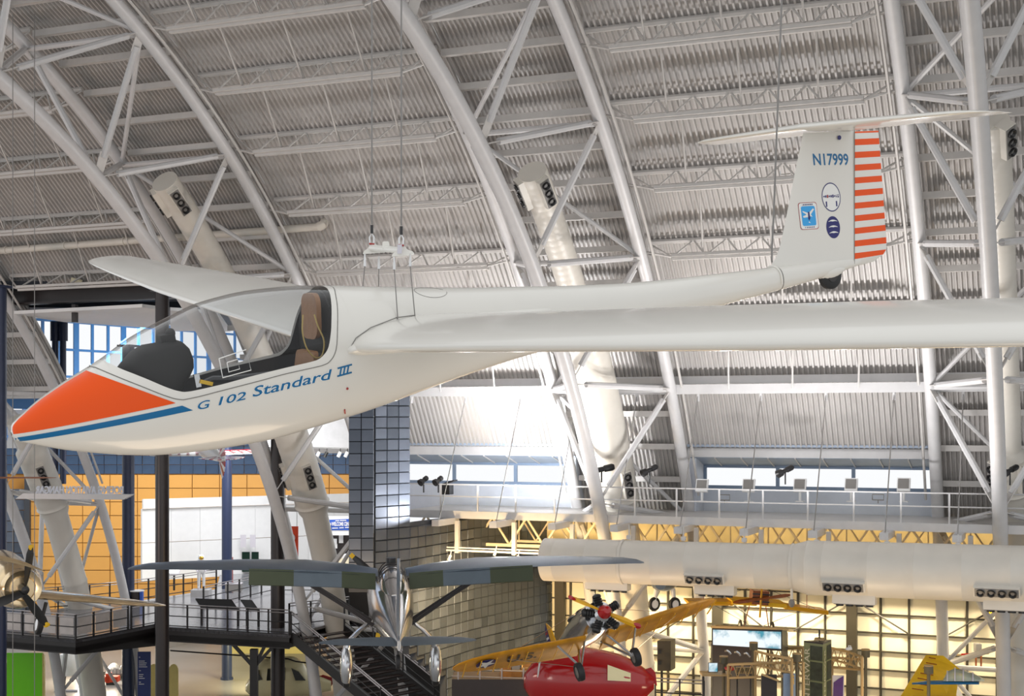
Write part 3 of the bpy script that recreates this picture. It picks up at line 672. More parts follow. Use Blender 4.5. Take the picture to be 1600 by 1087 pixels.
# lattice girder under the catwalk, with the warm lit gallery behind it
lt = thing('lattice_girder', 'cream lattice girder under the catwalk against warm lamp light', 'girder', (-5, 52.6, 9))
xa, xb, zt_, zb_ = atY(640, 830, 52.6).x, 9.0, 10.15, 9.02
for zz in (zt_, zb_): part('chord', MB().beam((xa, 52.6, zz), (xb, 52.6, zz), .14, .13), M['cream_steel'], lt, smooth=False)
n = int((xb-xa)/1.5); st = (xb-xa)/n
for i in range(n):
    xx = xa+i*st
    part('lattice_bar', MB().beam((xx, 52.6, zb_), (xx+st/2, 52.6, zt_), .07, .08), M['cream_steel'], lt, smooth=False)
    part('lattice_bar', MB().beam((xx+st/2, 52.65, zt_), (xx+st, 52.65, zb_), .07, .08), M['cream_steel'], lt, smooth=False)
lt2 = thing('lattice_girder', 'rear cream lattice girder seen through the front one', 'girder', (-5, 54.6, 9))
for zz in (zt_, zb_): part('chord', MB().beam((xa, 54.6, zz), (xb, 54.6, zz), .12, .10), M['cream_steel'], lt2, smooth=False)
for i in range(n):
    xx = xa+i*st+.4
    part('lattice_bar', MB().beam((xx, 54.6, zb_), (xx+st/2, 54.6, zt_), .045, .06), M['cream_steel'], lt2, smooth=False)
    part('lattice_bar', MB().beam((xx+st/2, 54.65, zt_), (xx+st, 54.65, zb_), .045, .06), M['cream_steel'], lt2, smooth=False)
    part('lattice_bar', MB().beam((xx+st/2, 54.6, zb_), (xx+st/2, 54.6, zt_), .04, .05), M['cream_steel'], lt2, smooth=False)
part('gallery_wall', MB().box((-8, 57.6, 8.7), (36, .1, 3.3)), M['wall_cream'], wall_back, smooth=False)
part('gallery_soffit', MB().box((-8, 54.6, 10.36), (36, 6, .08)), M['wall_cream'], wall_back, smooth=False)
ORD = 'first second third fourth fifth sixth seventh eighth ninth tenth eleventh twelfth thirteenth fourteenth'.split()
for k in range(14):
    xx = -24.5+k*2.4
    o = part('strip_lamp', MB().box((xx, 55.6, 10.02), (1.7, .16, .08)), M['lamp_warm'], None, smooth=False)
    q = pix((xx, 55.6, 10.0)); tag(o, ORD[k]+' warm strip lamp from the left behind the lattice girder', 'lamp', 'strip lamps behind the lattice girder'); recenter(o, (xx, 55.6, 9.98))
light('gallery_lamp', 'AREA', (-20, 55.4, 9.6), 62, (1, .80, .46), 8, aim=(-20, 58, 9.4), sy=.3)
light('gallery_lamp', 'AREA', (-11, 55.4, 9.6), 62, (1, .80, .46), 8, aim=(-11, 58, 9.4), sy=.3)
light('gallery_lamp', 'AREA', (-3, 55.4, 9.6), 62, (1, .80, .46), 8, aim=(-3, 58, 9.4), sy=.3)
part('ledge', MB().box((-8, 56.2, 8.72), (36, 3.0, .14)), M['mullion'], wall_back, smooth=False)
part('ledge_fascia', MB().box((-8, 57.0, 8.0), (36, .2, 1.4)), M['mullion'], wall_back, smooth=False)
# cream panel wall in a dark grid
WY = 58.0; gx0, gst = -17.6, 1.131; rz0, rst = 6.2, .763
part('backing', MB().box((-9, WY+.2, 3.6), (30, .1, 7.4)), M['mullion'], wall_back, smooth=False)
pm = MB().box((0, 0, 0), (gst-.10, .08, rst-.065)); first = None
for i in range(-4, 15):
    for k in range(-8, 2):
        cx = gx0+gst*(i+.5); cz_ = rz0+rst*(k+.5)
        if cz_ < .3: continue
        if first is None:
            first = part('wall_panel', pm, M['cream'], None, smooth=False); first.parent = wall_back; o = first
        else:
            o = first.copy(); COL.objects.link(o)
        o.location = Vector((cx, WY+.08, cz_))-Vector((-10, 58, 0))
for i in range(-4, 16):
    part('mullion', MB().box((gx0+gst*i, WY, 3.6), (.075, .12, 7.3)), M['mullion'], wall_back, smooth=False)
for k in range(-7, 3): part('transom', MB().box((gx0+gst*5.3, WY-.01, rz0+rst*k), (21.5, .10, .05)), M['mullion'], wall_back, smooth=False)
for px in (1121, 1331, 875):
    p = atY(px, 950, WY-.25); part('wall_column', MB().box((p.x, WY-.25, 3.9), (.42, .3, 7.8)), M['mullion'], wall_back, smooth=False)
for (a, b) in (((1240, 985), (1325, 937)), ((1340, 940), (1420, 990)), ((1478, 993), (1580, 937)), ((1015, 1000), (1110, 935)), ((1135, 935), (1200, 985))):
    part('brace_rod', MB().tube([atY(*a, WY-.2), atY(*b, WY-.2)], .035, 6), M['mullion'], wall_back)
# large horizontal duct
def noz_box(parent, c, ax, out, n, L, H, D, mbox, rr=.13, tilt=0):
    """a register box on a duct with round nozzles: c centre of its face, ax along, out facing"""
    ax = Vector(ax).normalized(); out = Vector(out).normalized(); up = out.cross(ax)
    Rm = Matrix((ax, -out, up)).transposed()
    bx_ = part('register_box', MB().box(Vector(c)-out*D/2, (L, D, H), Rm), mbox, parent, smooth=False)
    part('register_plate', MB().box(Vector(c)+out*.012, (L*.94, .024, H*.84), Rm), M['grey_plate'], bx_, smooth=False)
    for k in range(n):
        p = Vector(c)+ax*L*((k+.5)/n-.5)*.92
        nz = part('nozzle', MB().lathe([(0, rr), (.07, rr), (.07, rr*.82), (-.02, rr*.35), (-.02, 0)], p+out*.02, out, 16), M['black'], bx_)
M['grey_plate'] = mat('grey register plate', (.22, .21, .20), .4, var=0)
hd = thing('main_duct', 'huge horizontal white air duct under the catwalk at right', 'air duct', (-8, 47.5, 9))
YD = 47.5; dz0, dz1 = 9.02, 9.2
xs0 = atY(852, 874, YD).x; xs1 = atY(1240, 880, YD).x; xs2 = atY(1262, 880, YD).x; xs3 = 6.0
ZD = lambda x: 9.02+(x-xs0)*.008
prof = [(xs0, .2), (xs0+.0, .76), (xs0+.08, .80)]
body = []
def dc(x, r, n=36): return [(x, YD+r*math.cos(2*math.pi*k/n), ZD(x)+r*math.sin(2*math.pi*k/n)) for k in range(n)]
xsd = [xs0-.02, xs0]; rr_ = [.70, .79]
x = xs0+.5
seq = [(xs0-.02, .70), (xs0, .79)]
while x < xs1-.2:
    seq += [(x-.01, .79), (x, .794), (x+.01, .79)]; x += 1.24
seq += [(xs1-.03, .79), (xs1, .815), (xs1+.03, .80), (xs2, .93), (xs2+.03, .95), (xs2+.06, .935)]
x = xs2+.6
while x < xs3: seq += [(x-.01, .935), (x, .94), (x+.01, .935)]; x += 1.5
part('duct_body', MB().loft([dc(a, r) for a, r in seq]), M['duct'], hd, ang=50)
for px in (975, 1240): part('duct_band', MB().loft([dc(atY(px, 880, YD).x+o_, .825) for o_ in (-.05, .05)], cap=False), M['duct'], hd)
for px, r, nn in ((1110, .80, 4), (1326, .935, 4), (1562, .935, 4)):
    x = atY(px, 900, YD).x; o1 = Vector((-.05, -.86, -.5)).normalized(); c = Vector((x, YD, ZD(x)))+o1*(r+.13)
    noz_box(hd, c, (1, 0, 0), o1, nn, 1.42, .36, .3, M['duct'])
    o2 = Vector((0, -.05, -1)).normalized(); c = Vector((x+.22, YD-.1, ZD(x)))+o2*(r+.22)
    noz_box(hd, c, (1, 0, 0), o2, nn, 1.42, .5, .34, M['duct'])
x = atY(950, 900, YD).x; c = Vector((x, YD, ZD(x)-1.02)); noz_box(hd, c, (1, 0, 0), (0, -.05, -1), 5, 1.6, .5, .3, M['duct'])
for px in (983, 1068, 1163, 1276, 1386, 1497):
    x = atY(px, 840, YD).x; part('duct_hanger', MB().tube([(x, YD, ZD(x)+.8), (x, YD, 10.4)], .025, 6).box((x, YD, ZD(x)+.9), (.16, .16, .14)), M['steel'], hd, kind='stuff')
# upright ducts climbing inside the trusses
DL = ['white air duct climbing inside the far left truss, before the yellow wall', 'white air duct climbing inside the truss behind the glider nose',
      'white ribbed air duct climbing inside the centre truss', 'white air duct beside the upright truss at the right edge']
for i, (X, ytop, dx_) in enumerate(((TX[0], 655, 0), (TX[1], 283, .1), (TX[2], 268, 0), (TX[3], 188, .22))):
    R = 34.75; X = X+dx_; t = thing('truss_duct', DL[i], 'air duct', (X, YC+R, 0))
    at_ = a_of_y(X, R, ytop); am = a_of_y(X, R, {0: 690, 1: 560, 2: 500, 3: 690}[i]); a0 = -.02
    def ring(a, r, n=24):
        c = arc(X, R, a); e1 = Vector((1, 0, 0)); e2 = Vector((0, math.cos(a), math.sin(a))); return [c+e1*r*math.cos(2*math.pi*k/n)+e2*r*math.sin(2*math.pi*k/n) for k in range(n)]
    seq = []; a = at_; r1, r2 = .50, .72
    if i == 3: r1, r2 = .42, .60
    seq.append((a, r1))
    step = .0075
    while a > am: a -= step; seq += [(a, r1+.008), (a-.0012, r1), (a-step*.5, r1)]
    a -= .01; seq += [(a, r2)]
    alow = a_of_y(X, R, {0: 775, 1: 770, 2: 760, 3: 745}[i])
    while a > alow: a -= step*1.6; seq += [(a, r2+.010), (a-.0012, r2), (a-step*.5, r2)]
    r3 = r2*.78
    seq += [(a-.006, r2+.06), (a-.010, r2*.92), (a-.014, r2*.95), (a-.022, r3)]; a -= .022
    while a > .02: a -= .1; seq += [(a, r3), (a-.002, r3+.03), (a-.004, r3)]
    seq.sort(key=lambda s_: -s_[0])
    part('duct_body', MB().loft([ring(a_, r_) for a_, r_ in seq]), M['duct'], t, ang=50)
    for (py, s, rr2) in (((ytop+22, 1, r1), (ytop+22, -1, r1)) if i else ()) + (({0: 735, 1: 735, 2: 745, 3: 735}[i], 1, r2),)+((({0: 735, 1: 735, 2: 745, 3: 735}[i], -1, r2),) if i in (1, 3) else ()):
        ab = a_of_y(X, R, py); c = arc(X, R, ab); tang = Vector((0, -math.sin(ab), math.cos(ab))); rad = Vector((0, -math.cos(ab), -math.sin(ab)))
        out = (Vector((s, 0, 0))*.75+rad*.66).normalized(); noz_box(t, c+out*(rr2+.16), tang, out, 3, 1.15, .42, .4, M['duct'], rr=.14)
# spotlights and floodlights of the catwalk
def spotlight(name, p, aim, L=.9, r=.14, lab='', stand=.55):
    d = (Vector(aim)-Vector(p)).normalized(); p = Vector(p); t = thing(name, lab, 'spotlight', (p.x, p.y, p.z-stand))
    part('barrel', MB().lathe([(-L*.5, r*.55), (-L*.42, r*.8), (-L*.1, r*.8), (-L*.08, r*.6), (L*.2, r*.62), (L*.22, r), (L*.5, r*1.15), (L*.48, r*.95), (L*.3, .01)], p, d, 16), M['black'], t)
    part('yoke', MB().tube([p+Vector((0, .0, -.05)), p+Vector((0, 0, -stand))], .03, 6), M['black'], t)
    return t
for j, (px, py, dx_, dz_, L, lab) in enumerate(((940, 733, -3.5, -.8, 1.0, 'large black spotlight left of the centre duct, pointing left'), (1015, 734, -1.5, -.9, .7, 'black spotlight on the catwalk rail right of the centre duct'), (1227, 735, -1.6, -.9, .7, 'black spotlight above the catwalk rail before the dormer window'), (1578, 735, -1.2, -.7, .8, 'black spotlight at the right edge beside the upright duct'), (612, 757, -3, -.1, 1.0, 'black spotlight sticking out left from the catwalk end'), (662, 750, -.6, -.9, .45, 'small black spotlight second from the left end of the catwalk'), (685, 750, -.6, -.9, .45, 'small black spotlight third from the left end of the catwalk'))):
    p = atY(px, py, y1); spotlight('spotlight', p, p+Vector((dx_, -1.5, dz_)), L, .17 if L > .8 else .13, lab, .5)
pf = thing('equipment_case', 'black case of control gear on the catwalk near its left end', 'equipment', atY(698, 778, 50.2))
part('case_body', MB().box(atY(698, 764, 50.2), (.42, .4, .42)), M['black'], pf, smooth=False); part('case_lid', MB().beam(atY(690, 757, 50.2), atY(712, 750, 50.2), .35, .05), M['black'], pf, smooth=False)
for px in (1097, 1170, 1250, 1330, 1412):
    base = atY(px, 784, 51.3); t = thing('flood_light', {1097: 'leftmost', 1170: 'second from left', 1250: 'middle', 1330: 'fourth from left', 1412: 'rightmost'}[px]+' of five white square floodlights on the catwalk', 'floodlight', base, 'white floodlights on the catwalk')
    c = base+Vector((0, 0, .62)); Rm = Matrix.Rotation(-.35, 3, 'X')
    part('lamp_head', MB().box(c, (.46, .14, .50), Rm), M['white'], t, smooth=False)
    part('lamp_glass', MB().box(c+Rm @ Vector((0, -.085, .02)), (.38, .03, .36), Rm), M['grey_plate'], t, smooth=False)
    part('stand', MB().tube([base, base+Vector((0, 0, .4))], .05, 8), M['white'], t)
    part('base_plate', MB().box(base+Vector((0, 0, .02)), (.3, .3, .04)), M['white'], t, smooth=False)
for px in (1132, 1372):
    base = atY(px, 786, 50.6); t = thing('work_light', 'small open framed grey work light between the white floodlights, %s one' % ('left' if px < 1200 else 'right'), 'work light', base)
    a, b, c, d = [base+Vector((x, 0, z)) for x, z in ((-.2, .12), (.2, .12), (.2, .32), (-.2, .32))]
    part('light_frame', MB().tube([a, b, c, d, a], .022, 6), M['grey_plate'], t); part('leg', MB().tube([base, base+Vector((0, 0, .12))], .02, 6), M['grey_plate'], t)
for px, py in ((681, 864), (704, 867), (810, 868), (775, 860)):
    p = atY(px, py, 49.2); t = thing('track_spot', 'tiny white track spotlight hanging from the rail below the catwalk, near x %d' % px if False else {681: 'leftmost small white spotlight under the light rail', 704: 'second small white spotlight under the light rail', 775: 'third small white spotlight under the light rail', 810: 'rightmost small white spotlight under the light rail'}[px], 'spotlight', p)
    part('barrel', MB().tube([p, p+Vector((-.06, -.05, -.2))], .06, 8), M['white'], t); part('stem', MB().tube([p, p+Vector((.03, 0, .2))], .02, 6), M['white'], t)
# ------------------------------------------------------------------ tiled tower and the long tiled wall beside it
TT = [Vector(atd(545, 700, 50)), Vector(atd(584, 700, 50.05))]
for v in TT: v.z = 0
dT = (TT[1]-TT[0]); tw_ = dT.length; dT.normalize(); nT = Vector((dT.y, -dT.x, 0))
wall_tower = thing('wall_tower', '', '', TT[0], kind='structure')
back = cam2w(-.15, 2.6, 0); ZT0 = 7.9
part('core', MB().prism([v+Vector((0, 0, ZT0)) for v in (TT[0]-nT*.03, TT[1]-nT*.03, TT[1]+back, TT[0]+back)], (0, 0, 17.4-ZT0)), M['joint'], wall_tower, smooth=False)
def tile_obj(w_, h_, name, parent, firsts={}):
    key = (round(w_, 3), round(h_, 3), parent.name)
    if key not in firsts:
        d_ = .035; b_ = .014
        mb = MB().add([(-w_/2, 0, -h_/2), (w_/2, 0, -h_/2), (w_/2, 0, h_/2), (-w_/2, 0, h_/2), (-w_/2+b_, -d_, -h_/2+b_), (w_/2-b_, -d_, -h_/2+b_), (w_/2-b_, -d_, h_/2-b_), (-w_/2+b_, -d_, h_/2-b_)], [(4, 5, 6, 7), (0, 1, 5, 4), (1, 2, 6, 5), (2, 3, 7, 6), (3, 0, 4, 7)])
        o = part(name, mb, M['tile'], None, smooth=False); o.parent = parent; firsts[key] = o
    else:
        o = firsts[key].copy(); COL.objects.link(o)
    return o
th_ = .44; tw2 = tw_/2
for i in range(2):
    for k in range(39):
        if .2+th_*k < ZT0-.1: continue
        o = tile_obj(tw2-.01, th_-.01, 'tile', wall_tower); o.rotation_euler = (random.uniform(-.012, .012), 0, math.atan2(dT.y, dT.x)+random.uniform(-.012, .012))
        o.location = TT[0]+dT*tw2*(i+.5)+Vector((0, 0, .2+th_*(k+.5)))-TT[0]
# long wall
LW = [TT[1]+cam2w(0, .3, 0), Vector(atd(640, 700, 51.8)), Vector(atd(740, 700, 56.5)), Vector(atd(862, 700, 62.0))]
for v in LW: v.z = 0
wall_right = thing('wall_side', '', '', LW[0], kind='structure')
nt_ = 0; rest = MB()
for si in range(3):
    a, b = LW[si], LW[si+1]; d = (b-a); L = d.length; d.normalize(); nn = Vector((d.y, -d.x, 0)); ztop = 16.5 if si == 0 else 10.3
    n = max(1, round(L/.56)); st = L/n; cm = MB(); zmin = []
    for i in range(n):
        c = a+d*st*(i+.5); px_, _, dd = pix(c); yc_ = float(np.interp(px_, [584, 600, 700, 706], [932, 985, 1062, 1200])); z0_ = max(0, CAMZ-(yc_-HY)/F*dd) if px_ < 704 else 0
        zmin.append(z0_); p_ = a+d*st*i+Vector((0, 0, z0_)); q_ = a+d*st*(i+1)+Vector((0, 0, z0_))
        cm.prism([p_-nn*.03, q_-nn*.03, q_-nn*.3, p_-nn*.3], (0, 0, ztop-z0_))
    part('core', cm, M['joint'], wall_right, smooth=False, kind='stuff')
    for k in range(int((ztop-.2)/.415)):
        for i in range(n):
            c = a+d*st*(i+.5)+Vector((0, 0, .2+.415*(k+.5)+(0 if si == 0 else 0)))
            if pix(c)[1] > 1085 or c.z-.2 < zmin[i]: continue
            if nt_ < 300:
                o = tile_obj(round(st-.02, 3), .395, 'tile', wall_right); o.rotation_euler = (random.uniform(-.01, .01), 0, math.atan2(d.y, d.x)+random.uniform(-.012, .012)); o.location = c-LW[0]; nt_ += 1
            else:
                rest.box(c+nn*.015, (st-.03, .03, .395), Matrix((d, -nn, Vector((0, 0, 1)))).transposed())
part('tile_field', rest, M['tile'], wall_right, smooth=False, kind='stuff')
# ------------------------------------------------------------------ left side: entrance hall, columns, walkway, stairs
M['yellow_panel'] = mat('golden yellow wall panel', s2l(224, 166, 84), .55, var=.03, scale=.6)
M['yellow_core'] = mat('dark ochre joint', s2l(186, 132, 60), .7, var=0)
M['pale_yellow'] = mat('pale yellow panel', s2l(240, 222, 140), .6, var=.03)
M['blue_tile'] = mat('slate blue wall tile', s2l(56, 78, 106), .35, .3, var=.2, scale=.9)
M['blue_frame'] = mat('bright blue mullion', s2l(62, 122, 182), .4, var=.05)
M['blue_column'] = mat('navy column', s2l(40, 50, 78), .35, var=.05)
M['walk_floor'] = mat('grey walkway floor', (.22, .22, .24), .18, var=.1, scale=.8)
M['rail_steel'] = mat('brushed rail', (.40, .37, .37), .3, .8, var=0)
M['dark_steel'] = mat('black bridge steel', (.014, .012, .012), .4, var=.1)
M['void'] = mat('dark blue void', (.012, .018, .03), .6, var=0)
M['blue_print'] = mat('blue print', s2l(40, 90, 190), .4, var=0)
M['orange_cloth'] = mat('orange banner', s2l(206, 62, 20), .6, var=.04)
M['paper'] = mat('white print', (.8, .8, .8), .5, var=0)
M['glass_door'] = mat('dark glass door', (.01, .03, .02), .08, var=0)
M['green_glow'] = mat('green door light', (.1, .8, .3), .5, var=0, emit=(.1, 1, .35), estr=1.6)
M['acrylic'] = mat('hazy info panel', (.48, .44, .42), .25, var=.12, scale=2)
M['stone'] = mat('grey stone', (.42, .42, .43), .5, var=.06)
M['tread'] = mat('brown stair tread', (.06, .04, .035), .4, var=.1)
M['green_panel'] = mat('green display panel', s2l(110, 205, 0), .4, var=.02)
M['info_blue'] = mat('navy info board', s2l(36, 52, 112), .5, var=.03)
M['lamp_white'] = mat('white strip lamp', (1, 1, 1), .5, var=0, emit=(1, .9, .72), estr=3)
P5 = lambda px, py: atZ(px, py, 5.0)
ceiling_entrance = part('ceiling_entrance', MB().prism([atd(-330, 600, 60), atd(545, 600, 60), atd(545, 600, 93), atd(70, 600, 74.6), atd(-330, 600, 74.6)], (0, 0, .4)), M['void'], None, smooth=False, kind='structure')
me = ceiling_entrance.data
for v in me.vertices: v.co.z = 19.95 if v.index < 5 else 20.3
# dark girder under the roof edge
gd = thing('roof_girder', 'long dark brown steel girder above the entrance, ending at the black column', 'girder', atY(120, 480, 48.2))
for y_, h_ in ((atY(240, 444, 48).z, .12), (atY(240, 466, 48).z, .12)):
    part('flange', MB().beam((atY(-60, 450, 48).x, 48, y_), (atY(330, 450, 48).x, 48, y_), .5, .08), M['column'], gd, smooth=False)
part('web', MB().box(((atY(-60, 450, 48).x+atY(330, 450, 48).x)/2, 48.1, (atY(240, 444, 48).z+atY(240, 466, 48).z)/2), (atY(330, 450, 48).x-atY(-60, 450, 48).x, .14, .62)), M['column'], gd, smooth=False)
p = atY(117, 486, 47.9); part('hanger_plate', MB().box(p+Vector((0, 0, -.1)), (.20, .2, .78)), M['column'], gd, smooth=False)
def column(px, d, dia, ztop, lab, m='column', zb=0):
    p = atd(px, 900, d); p.z = zb; t = thing('column', lab, 'column', p)
    part('shaft', MB().tube([p, p+Vector((0, 0, ztop-zb))], dia/2, 28), M[m], t); part('base_collar', MB().tube([p, p+Vector((0, 0, .12))], dia*.62, 24), M[m], t)
    part('cap_plate', MB().box(p+Vector((0, 0, ztop-zb-.05)), (dia*1.3, dia*1.3, .1)), M[m], t, smooth=False)
column(253.5, 56.5, .56, 19.6, 'black round column nearest the camera, in front of the walkway fascia')
column(200.5, 68.4, .60, 18, 'dark navy column rising through the walkway left of the nearest black one', 'blue_column')
column(354.5, 75.5, .56, 17, 'dark column standing behind the astronaut suit figure', 'blue_column')
column(434, 61, .62, 17, 'dark column just left of the orange banner')
column(-1, 55, .56, 19.6, 'dark column at the left edge of the view', 'blue_column')
# white entrance canopy slab
zs = 18.9; poly = [atZ(a, b, zs) for a, b in ((22, 490.5), (222, 480), (262, 485), (262, 514.5), (245, 513), (100, 503), (60, 497))]
o = part('canopy_slab', MB().prism(poly, (0, 0, .14)), M['white'], None, smooth=False); tag(recenter(o, poly[1]), 'white pointed ceiling slab hanging under the dark girder', 'canopy')
poly = [atZ(a, b, zs) for a, b in ((266, 485), (340, 490), (360, 518), (266, 517))]
o = part('canopy_slab', MB().prism(poly, (0, 0, .14)), M['white'], None, smooth=False); tag(recenter(o, poly[0]), 'white ceiling slab right of the black column, seen past the glider canopy', 'canopy')
part('void_sheet', MB().prism([atd(20, 480, 62), atd(340, 480, 62), atd(340, 471, 62), atd(20, 471, 62)], cam2w(0, .2, 0)), M['void'], wall_tower, smooth=False)  # dark sheet standing in for the dark void under the girder
# curtain wall of blue mullions, daylight behind
def cwp(t, z): v = cam2w(-25.6+4*t, 75+6*t, 0); v.z = z; return v
glaz = thing('window_4', '', '', cwp(1, 10.8), kind='structure')
tl = 7.211
t = -1.1; k = 0
while t < 3.1:
    wd_ = (.44 if k % 3 == 0 else .22)
    part('mullion', MB().box((cwp(t, 16.6)), (wd_*.8, .08, 6.8), Matrix.Rotation(math.atan2((cwp(1, 0)-cwp(0, 0)).y, (cwp(1, 0)-cwp(0, 0)).x), 3, 'Z')), M['blue_frame'], glaz, smooth=False)
    t += .155; k += 1
for z in (13.4, 15.1, 16.7, 18.2, 19.75): part('transom', MB().beam(cwp(-1.3, z), cwp(3.1, z), .16, .13), M['blue_frame'], glaz, smooth=False)
for px in (86, 98.5):
    p = atd(px, 700, 70); o = part('pipe_column', MB().tube([Vector((p.x, p.y, 11)), Vector((p.x, p.y, 19.3))], .16, 12).tube([Vector((p.x, p.y, 18.3)), Vector((p.x, p.y, 19.3))], .24, 12), M['blue_column'], glaz, kind='stuff')
# blue beam and pale wall at the far left
part('beam', MB().prism([atd(8, 617, 72), atd(90, 618, 72), atd(90, 640, 72), atd(8, 638, 72)], cam2w(0, .4, 0)), M['blue_frame'], glaz, smooth=False)
part('pale_wall', MB().prism([atd(-20, 640, 73), atd(64, 640, 73), atd(64, 700, 73), atd(-20, 700, 73)], cam2w(0, .3, 0)), M['white'], glaz, smooth=False)
# yellow panelled wall with the blue tile frieze
def yp(r, z): return cam2w(r, 90, z)
wy = thing('wall_left', '', '', yp(-20, 0), kind='structure')
r0, r1 = (44-800)/F*90, (600-800)/F*90
part('core', MB().prism([yp(r0-6, 0)+Vector(cam2w(0, .1, 0)), yp(r1, 0)+Vector(cam2w(0, .1, 0)), yp(r1, 13.4)+Vector(cam2w(0, .1, 0)), yp(r0-6, 13.4)+Vector(cam2w(0, .1, 0))], cam2w(0, .3, 0)), M['yellow_core'], wy, smooth=False)
Rc = Matrix.Rotation(TH, 3, 'Z')
cols = 13; pw = (r1-r0)/cols; rows = 12; ph = 10.76/rows; first = None
for i in range(cols):
    for k in range(rows):
        c = yp(r0+pw*(i+.5), ph*(k+.5)); nm = 'wall_panel'
        if first is None:
            first = part('wall_panel', MB().box((0, 0, 0), (pw-.05, .1, ph-.05)), M['yellow_panel'], None, smooth=False); first.parent = wy; o = first
        else: o = first.copy(); COL.objects.link(o)
        o.location = c-yp(-20, 0)+Vector(cam2w(0, random.uniform(-.02, .0), 0)); o.rotation_euler = (0, 0, TH)
first = None; n = 34; pw = (r1-r0+5)/n
for i in range(n):
    for k in range(4):
        if first is None:
            first = part('tile', MB().box((0, 0, 0), (pw-.03, .1, .58)), M['blue_tile'], None, smooth=False); first.parent = wy; o = first
        else: o = first.copy(); COL.objects.link(o)
        o.location = yp(r0-5+pw*(i+.5), 11.1+.61*k)-yp(-20, 0)+Vector(cam2w(0, random.uniform(-.06, .0), 0)); o.rotation_euler = (random.uniform(-.03, .03), 0, TH+random.uniform(-.05, .05))
# grey tiled wall at the far left behind the truss
first = None
for i in range(9):
    for k in range(14):
        if first is None:
            first = part('tile', MB().box((0, 0, 0), (.66, .1, .66)), M['tile'], None, smooth=False); first.parent = wy; o = first
        else: o = first.copy(); COL.objects.link(o)
        o.location = yp(r0-6+.7*i, .4+.7*k)-yp(-20, 0)+Vector(cam2w(0, -.5, 0)); o.rotation_euler = (0, 0, TH)
part('dark_strip', MB().prism([atd(38, 740, 89), atd(46, 740, 89), atd(46, 1000, 89), atd(38, 1000, 89)], cam2w(0, .3, 0)), M['joint'], wy, smooth=False)
# white wall of the ticket hall
def wp(px, d, z): v = atd(px, 700, d); v.z = z; return v
ww = thing('wall_ticket', '', '', wp(222, 80, 5), kind='structure')
a, b = wp(222, 80, 0), wp(600, 88, 0); dw = (b-a).normalized(); nw = Vector((dw.y, -dw.x, 0)); Lw = (b-a).length
nP = 9
for i in range(nP):
    for (z0_, z1_) in ((4.9, 7.1), (7.13, 9.1)):
        part('wall_panel', MB().prism([a+dw*Lw*(i+.004)/nP+Vector((0, 0, z0_)), a+dw*Lw*(i+.996)/nP+Vector((0, 0, z0_)), a+dw*Lw*(i+.996)/nP+Vector((0, 0, z1_)), a+dw*Lw*(i+.004)/nP+Vector((0, 0, z1_))], -nw*.3), M['white'], ww, smooth=False)
part('cornice', MB().prism([a+Vector((0, 0, 9.14)), b+Vector((0, 0, 9.14)), b+Vector((0, 0, 9.68)), a+Vector((0, 0, 9.68))], nw*.25), M['white'], ww, smooth=False)
for px0, px1 in ((378, 390), (393, 404)):
    d_ = 83; q = [atd(px0, 862, d_), atd(px1, 862, d_), atd(px1, 893, d_), atd(px0, 893, d_)]
    o = part('door_leaf', MB().prism(q, cam2w(0, .1, 0)), M['glass_door'], None, smooth=False); part('door_light', MB().beam(atd(px1, 862, d_-.05), atd(px1, 893, d_-.05), .12, .1), M['green_glow'], o, smooth=False)
    tag(recenter(o, q[3]), 'dark glass door with green edge light in the white wall, %s of two' % ('left' if px0 < 385 else 'right'), 'door')
for px in (380, 395):
    q = atd(px, 845, 82.2); o = part('notice', MB().box(q, (.34, .03, .75), Rc), M['decal_grey'], None, smooth=False); tag(recenter(o, q), 'white notice sheet on the wall above the %s dark glass door' % ('left' if px < 385 else 'right'), 'notice')
# grey fascia right of the duct, above the frieze
part('fascia', MB().prism([atd(415, 560, 76), atd(560, 560, 76), atd(560, 700, 76), atd(415, 696, 76)], cam2w(0, .3, 0)), M['stone'], ww, smooth=False)
part('lit_soffit', MB().prism([atd(415, 698, 77), atd(560, 702, 77), atd(560, 708, 80), atd(415, 708, 80)], (0, 0, .1)), M['white'], ww, smooth=False)
for px in (488, 499, 511, 532, 543):
    p = atd(px, 706, 76); t = thing('track_spot', {488: 'first', 499: 'second', 511: 'third', 532: 'fourth', 543: 'fifth'}[px]+' from the left of the small spotlights under the grey fascia', 'spotlight', p)
    part('barrel', MB().tube([p, p+Vector((-.1, -.1, -.28))], .1, 8), M['white' if px != 511 else 'black'], t); part('stem', MB().tube([p, p+Vector((0, 0, .2))], .03, 6), M['black'], t)
# welcome centre sign, counter, banner
def board(name, px0, py0, px1, py1, d, m, lab, cat, th_=.06, extra=None):
    q = [atd(px0, py1, d), atd(px1, py1, d), atd(px1, py0, d), atd(px0, py0, d)]
    t = thing(name, lab, cat, (q[0]+q[1])/2)
    part('board', MB().prism(q, cam2w(0, th_, 0)), M[m], t, smooth=False)
    return t
def put_text(t, s, px0, py0, px1, py1, d, m, bold=.02, mirror=False, name='lettering', ext=0):
    def fn(u, v):
        return atd(px1-u if mirror else px0+u, py1-v, d-.02)
    o = text_on(name, s, px1-px0, py1-py0, fn, M[m], t, local=False, bold=bold); return o
sg = board('hanging_sign', 508, 806, 556, 836, 78, 'white', 'white and blue hanging sign reading welcome center', 'sign')
part('blue_field', MB().prism([atd(510, 828, 77.95), atd(556, 828, 77.95), atd(556, 810, 77.95), atd(510, 812, 77.95)], cam2w(0, .03, 0)), M['blue_print'], sg, smooth=False)
put_text(sg, 'WELCOME CENTER', 518, 815, 552, 821.5, 77.9, 'paper', .04); part('round_mark', MB().lathe([(-.01, .0), (-.01, .11), (0, .11)], atd(514.5, 819, 77.85), cam2w(0, -1, 0), 14), M['paper'], sg)
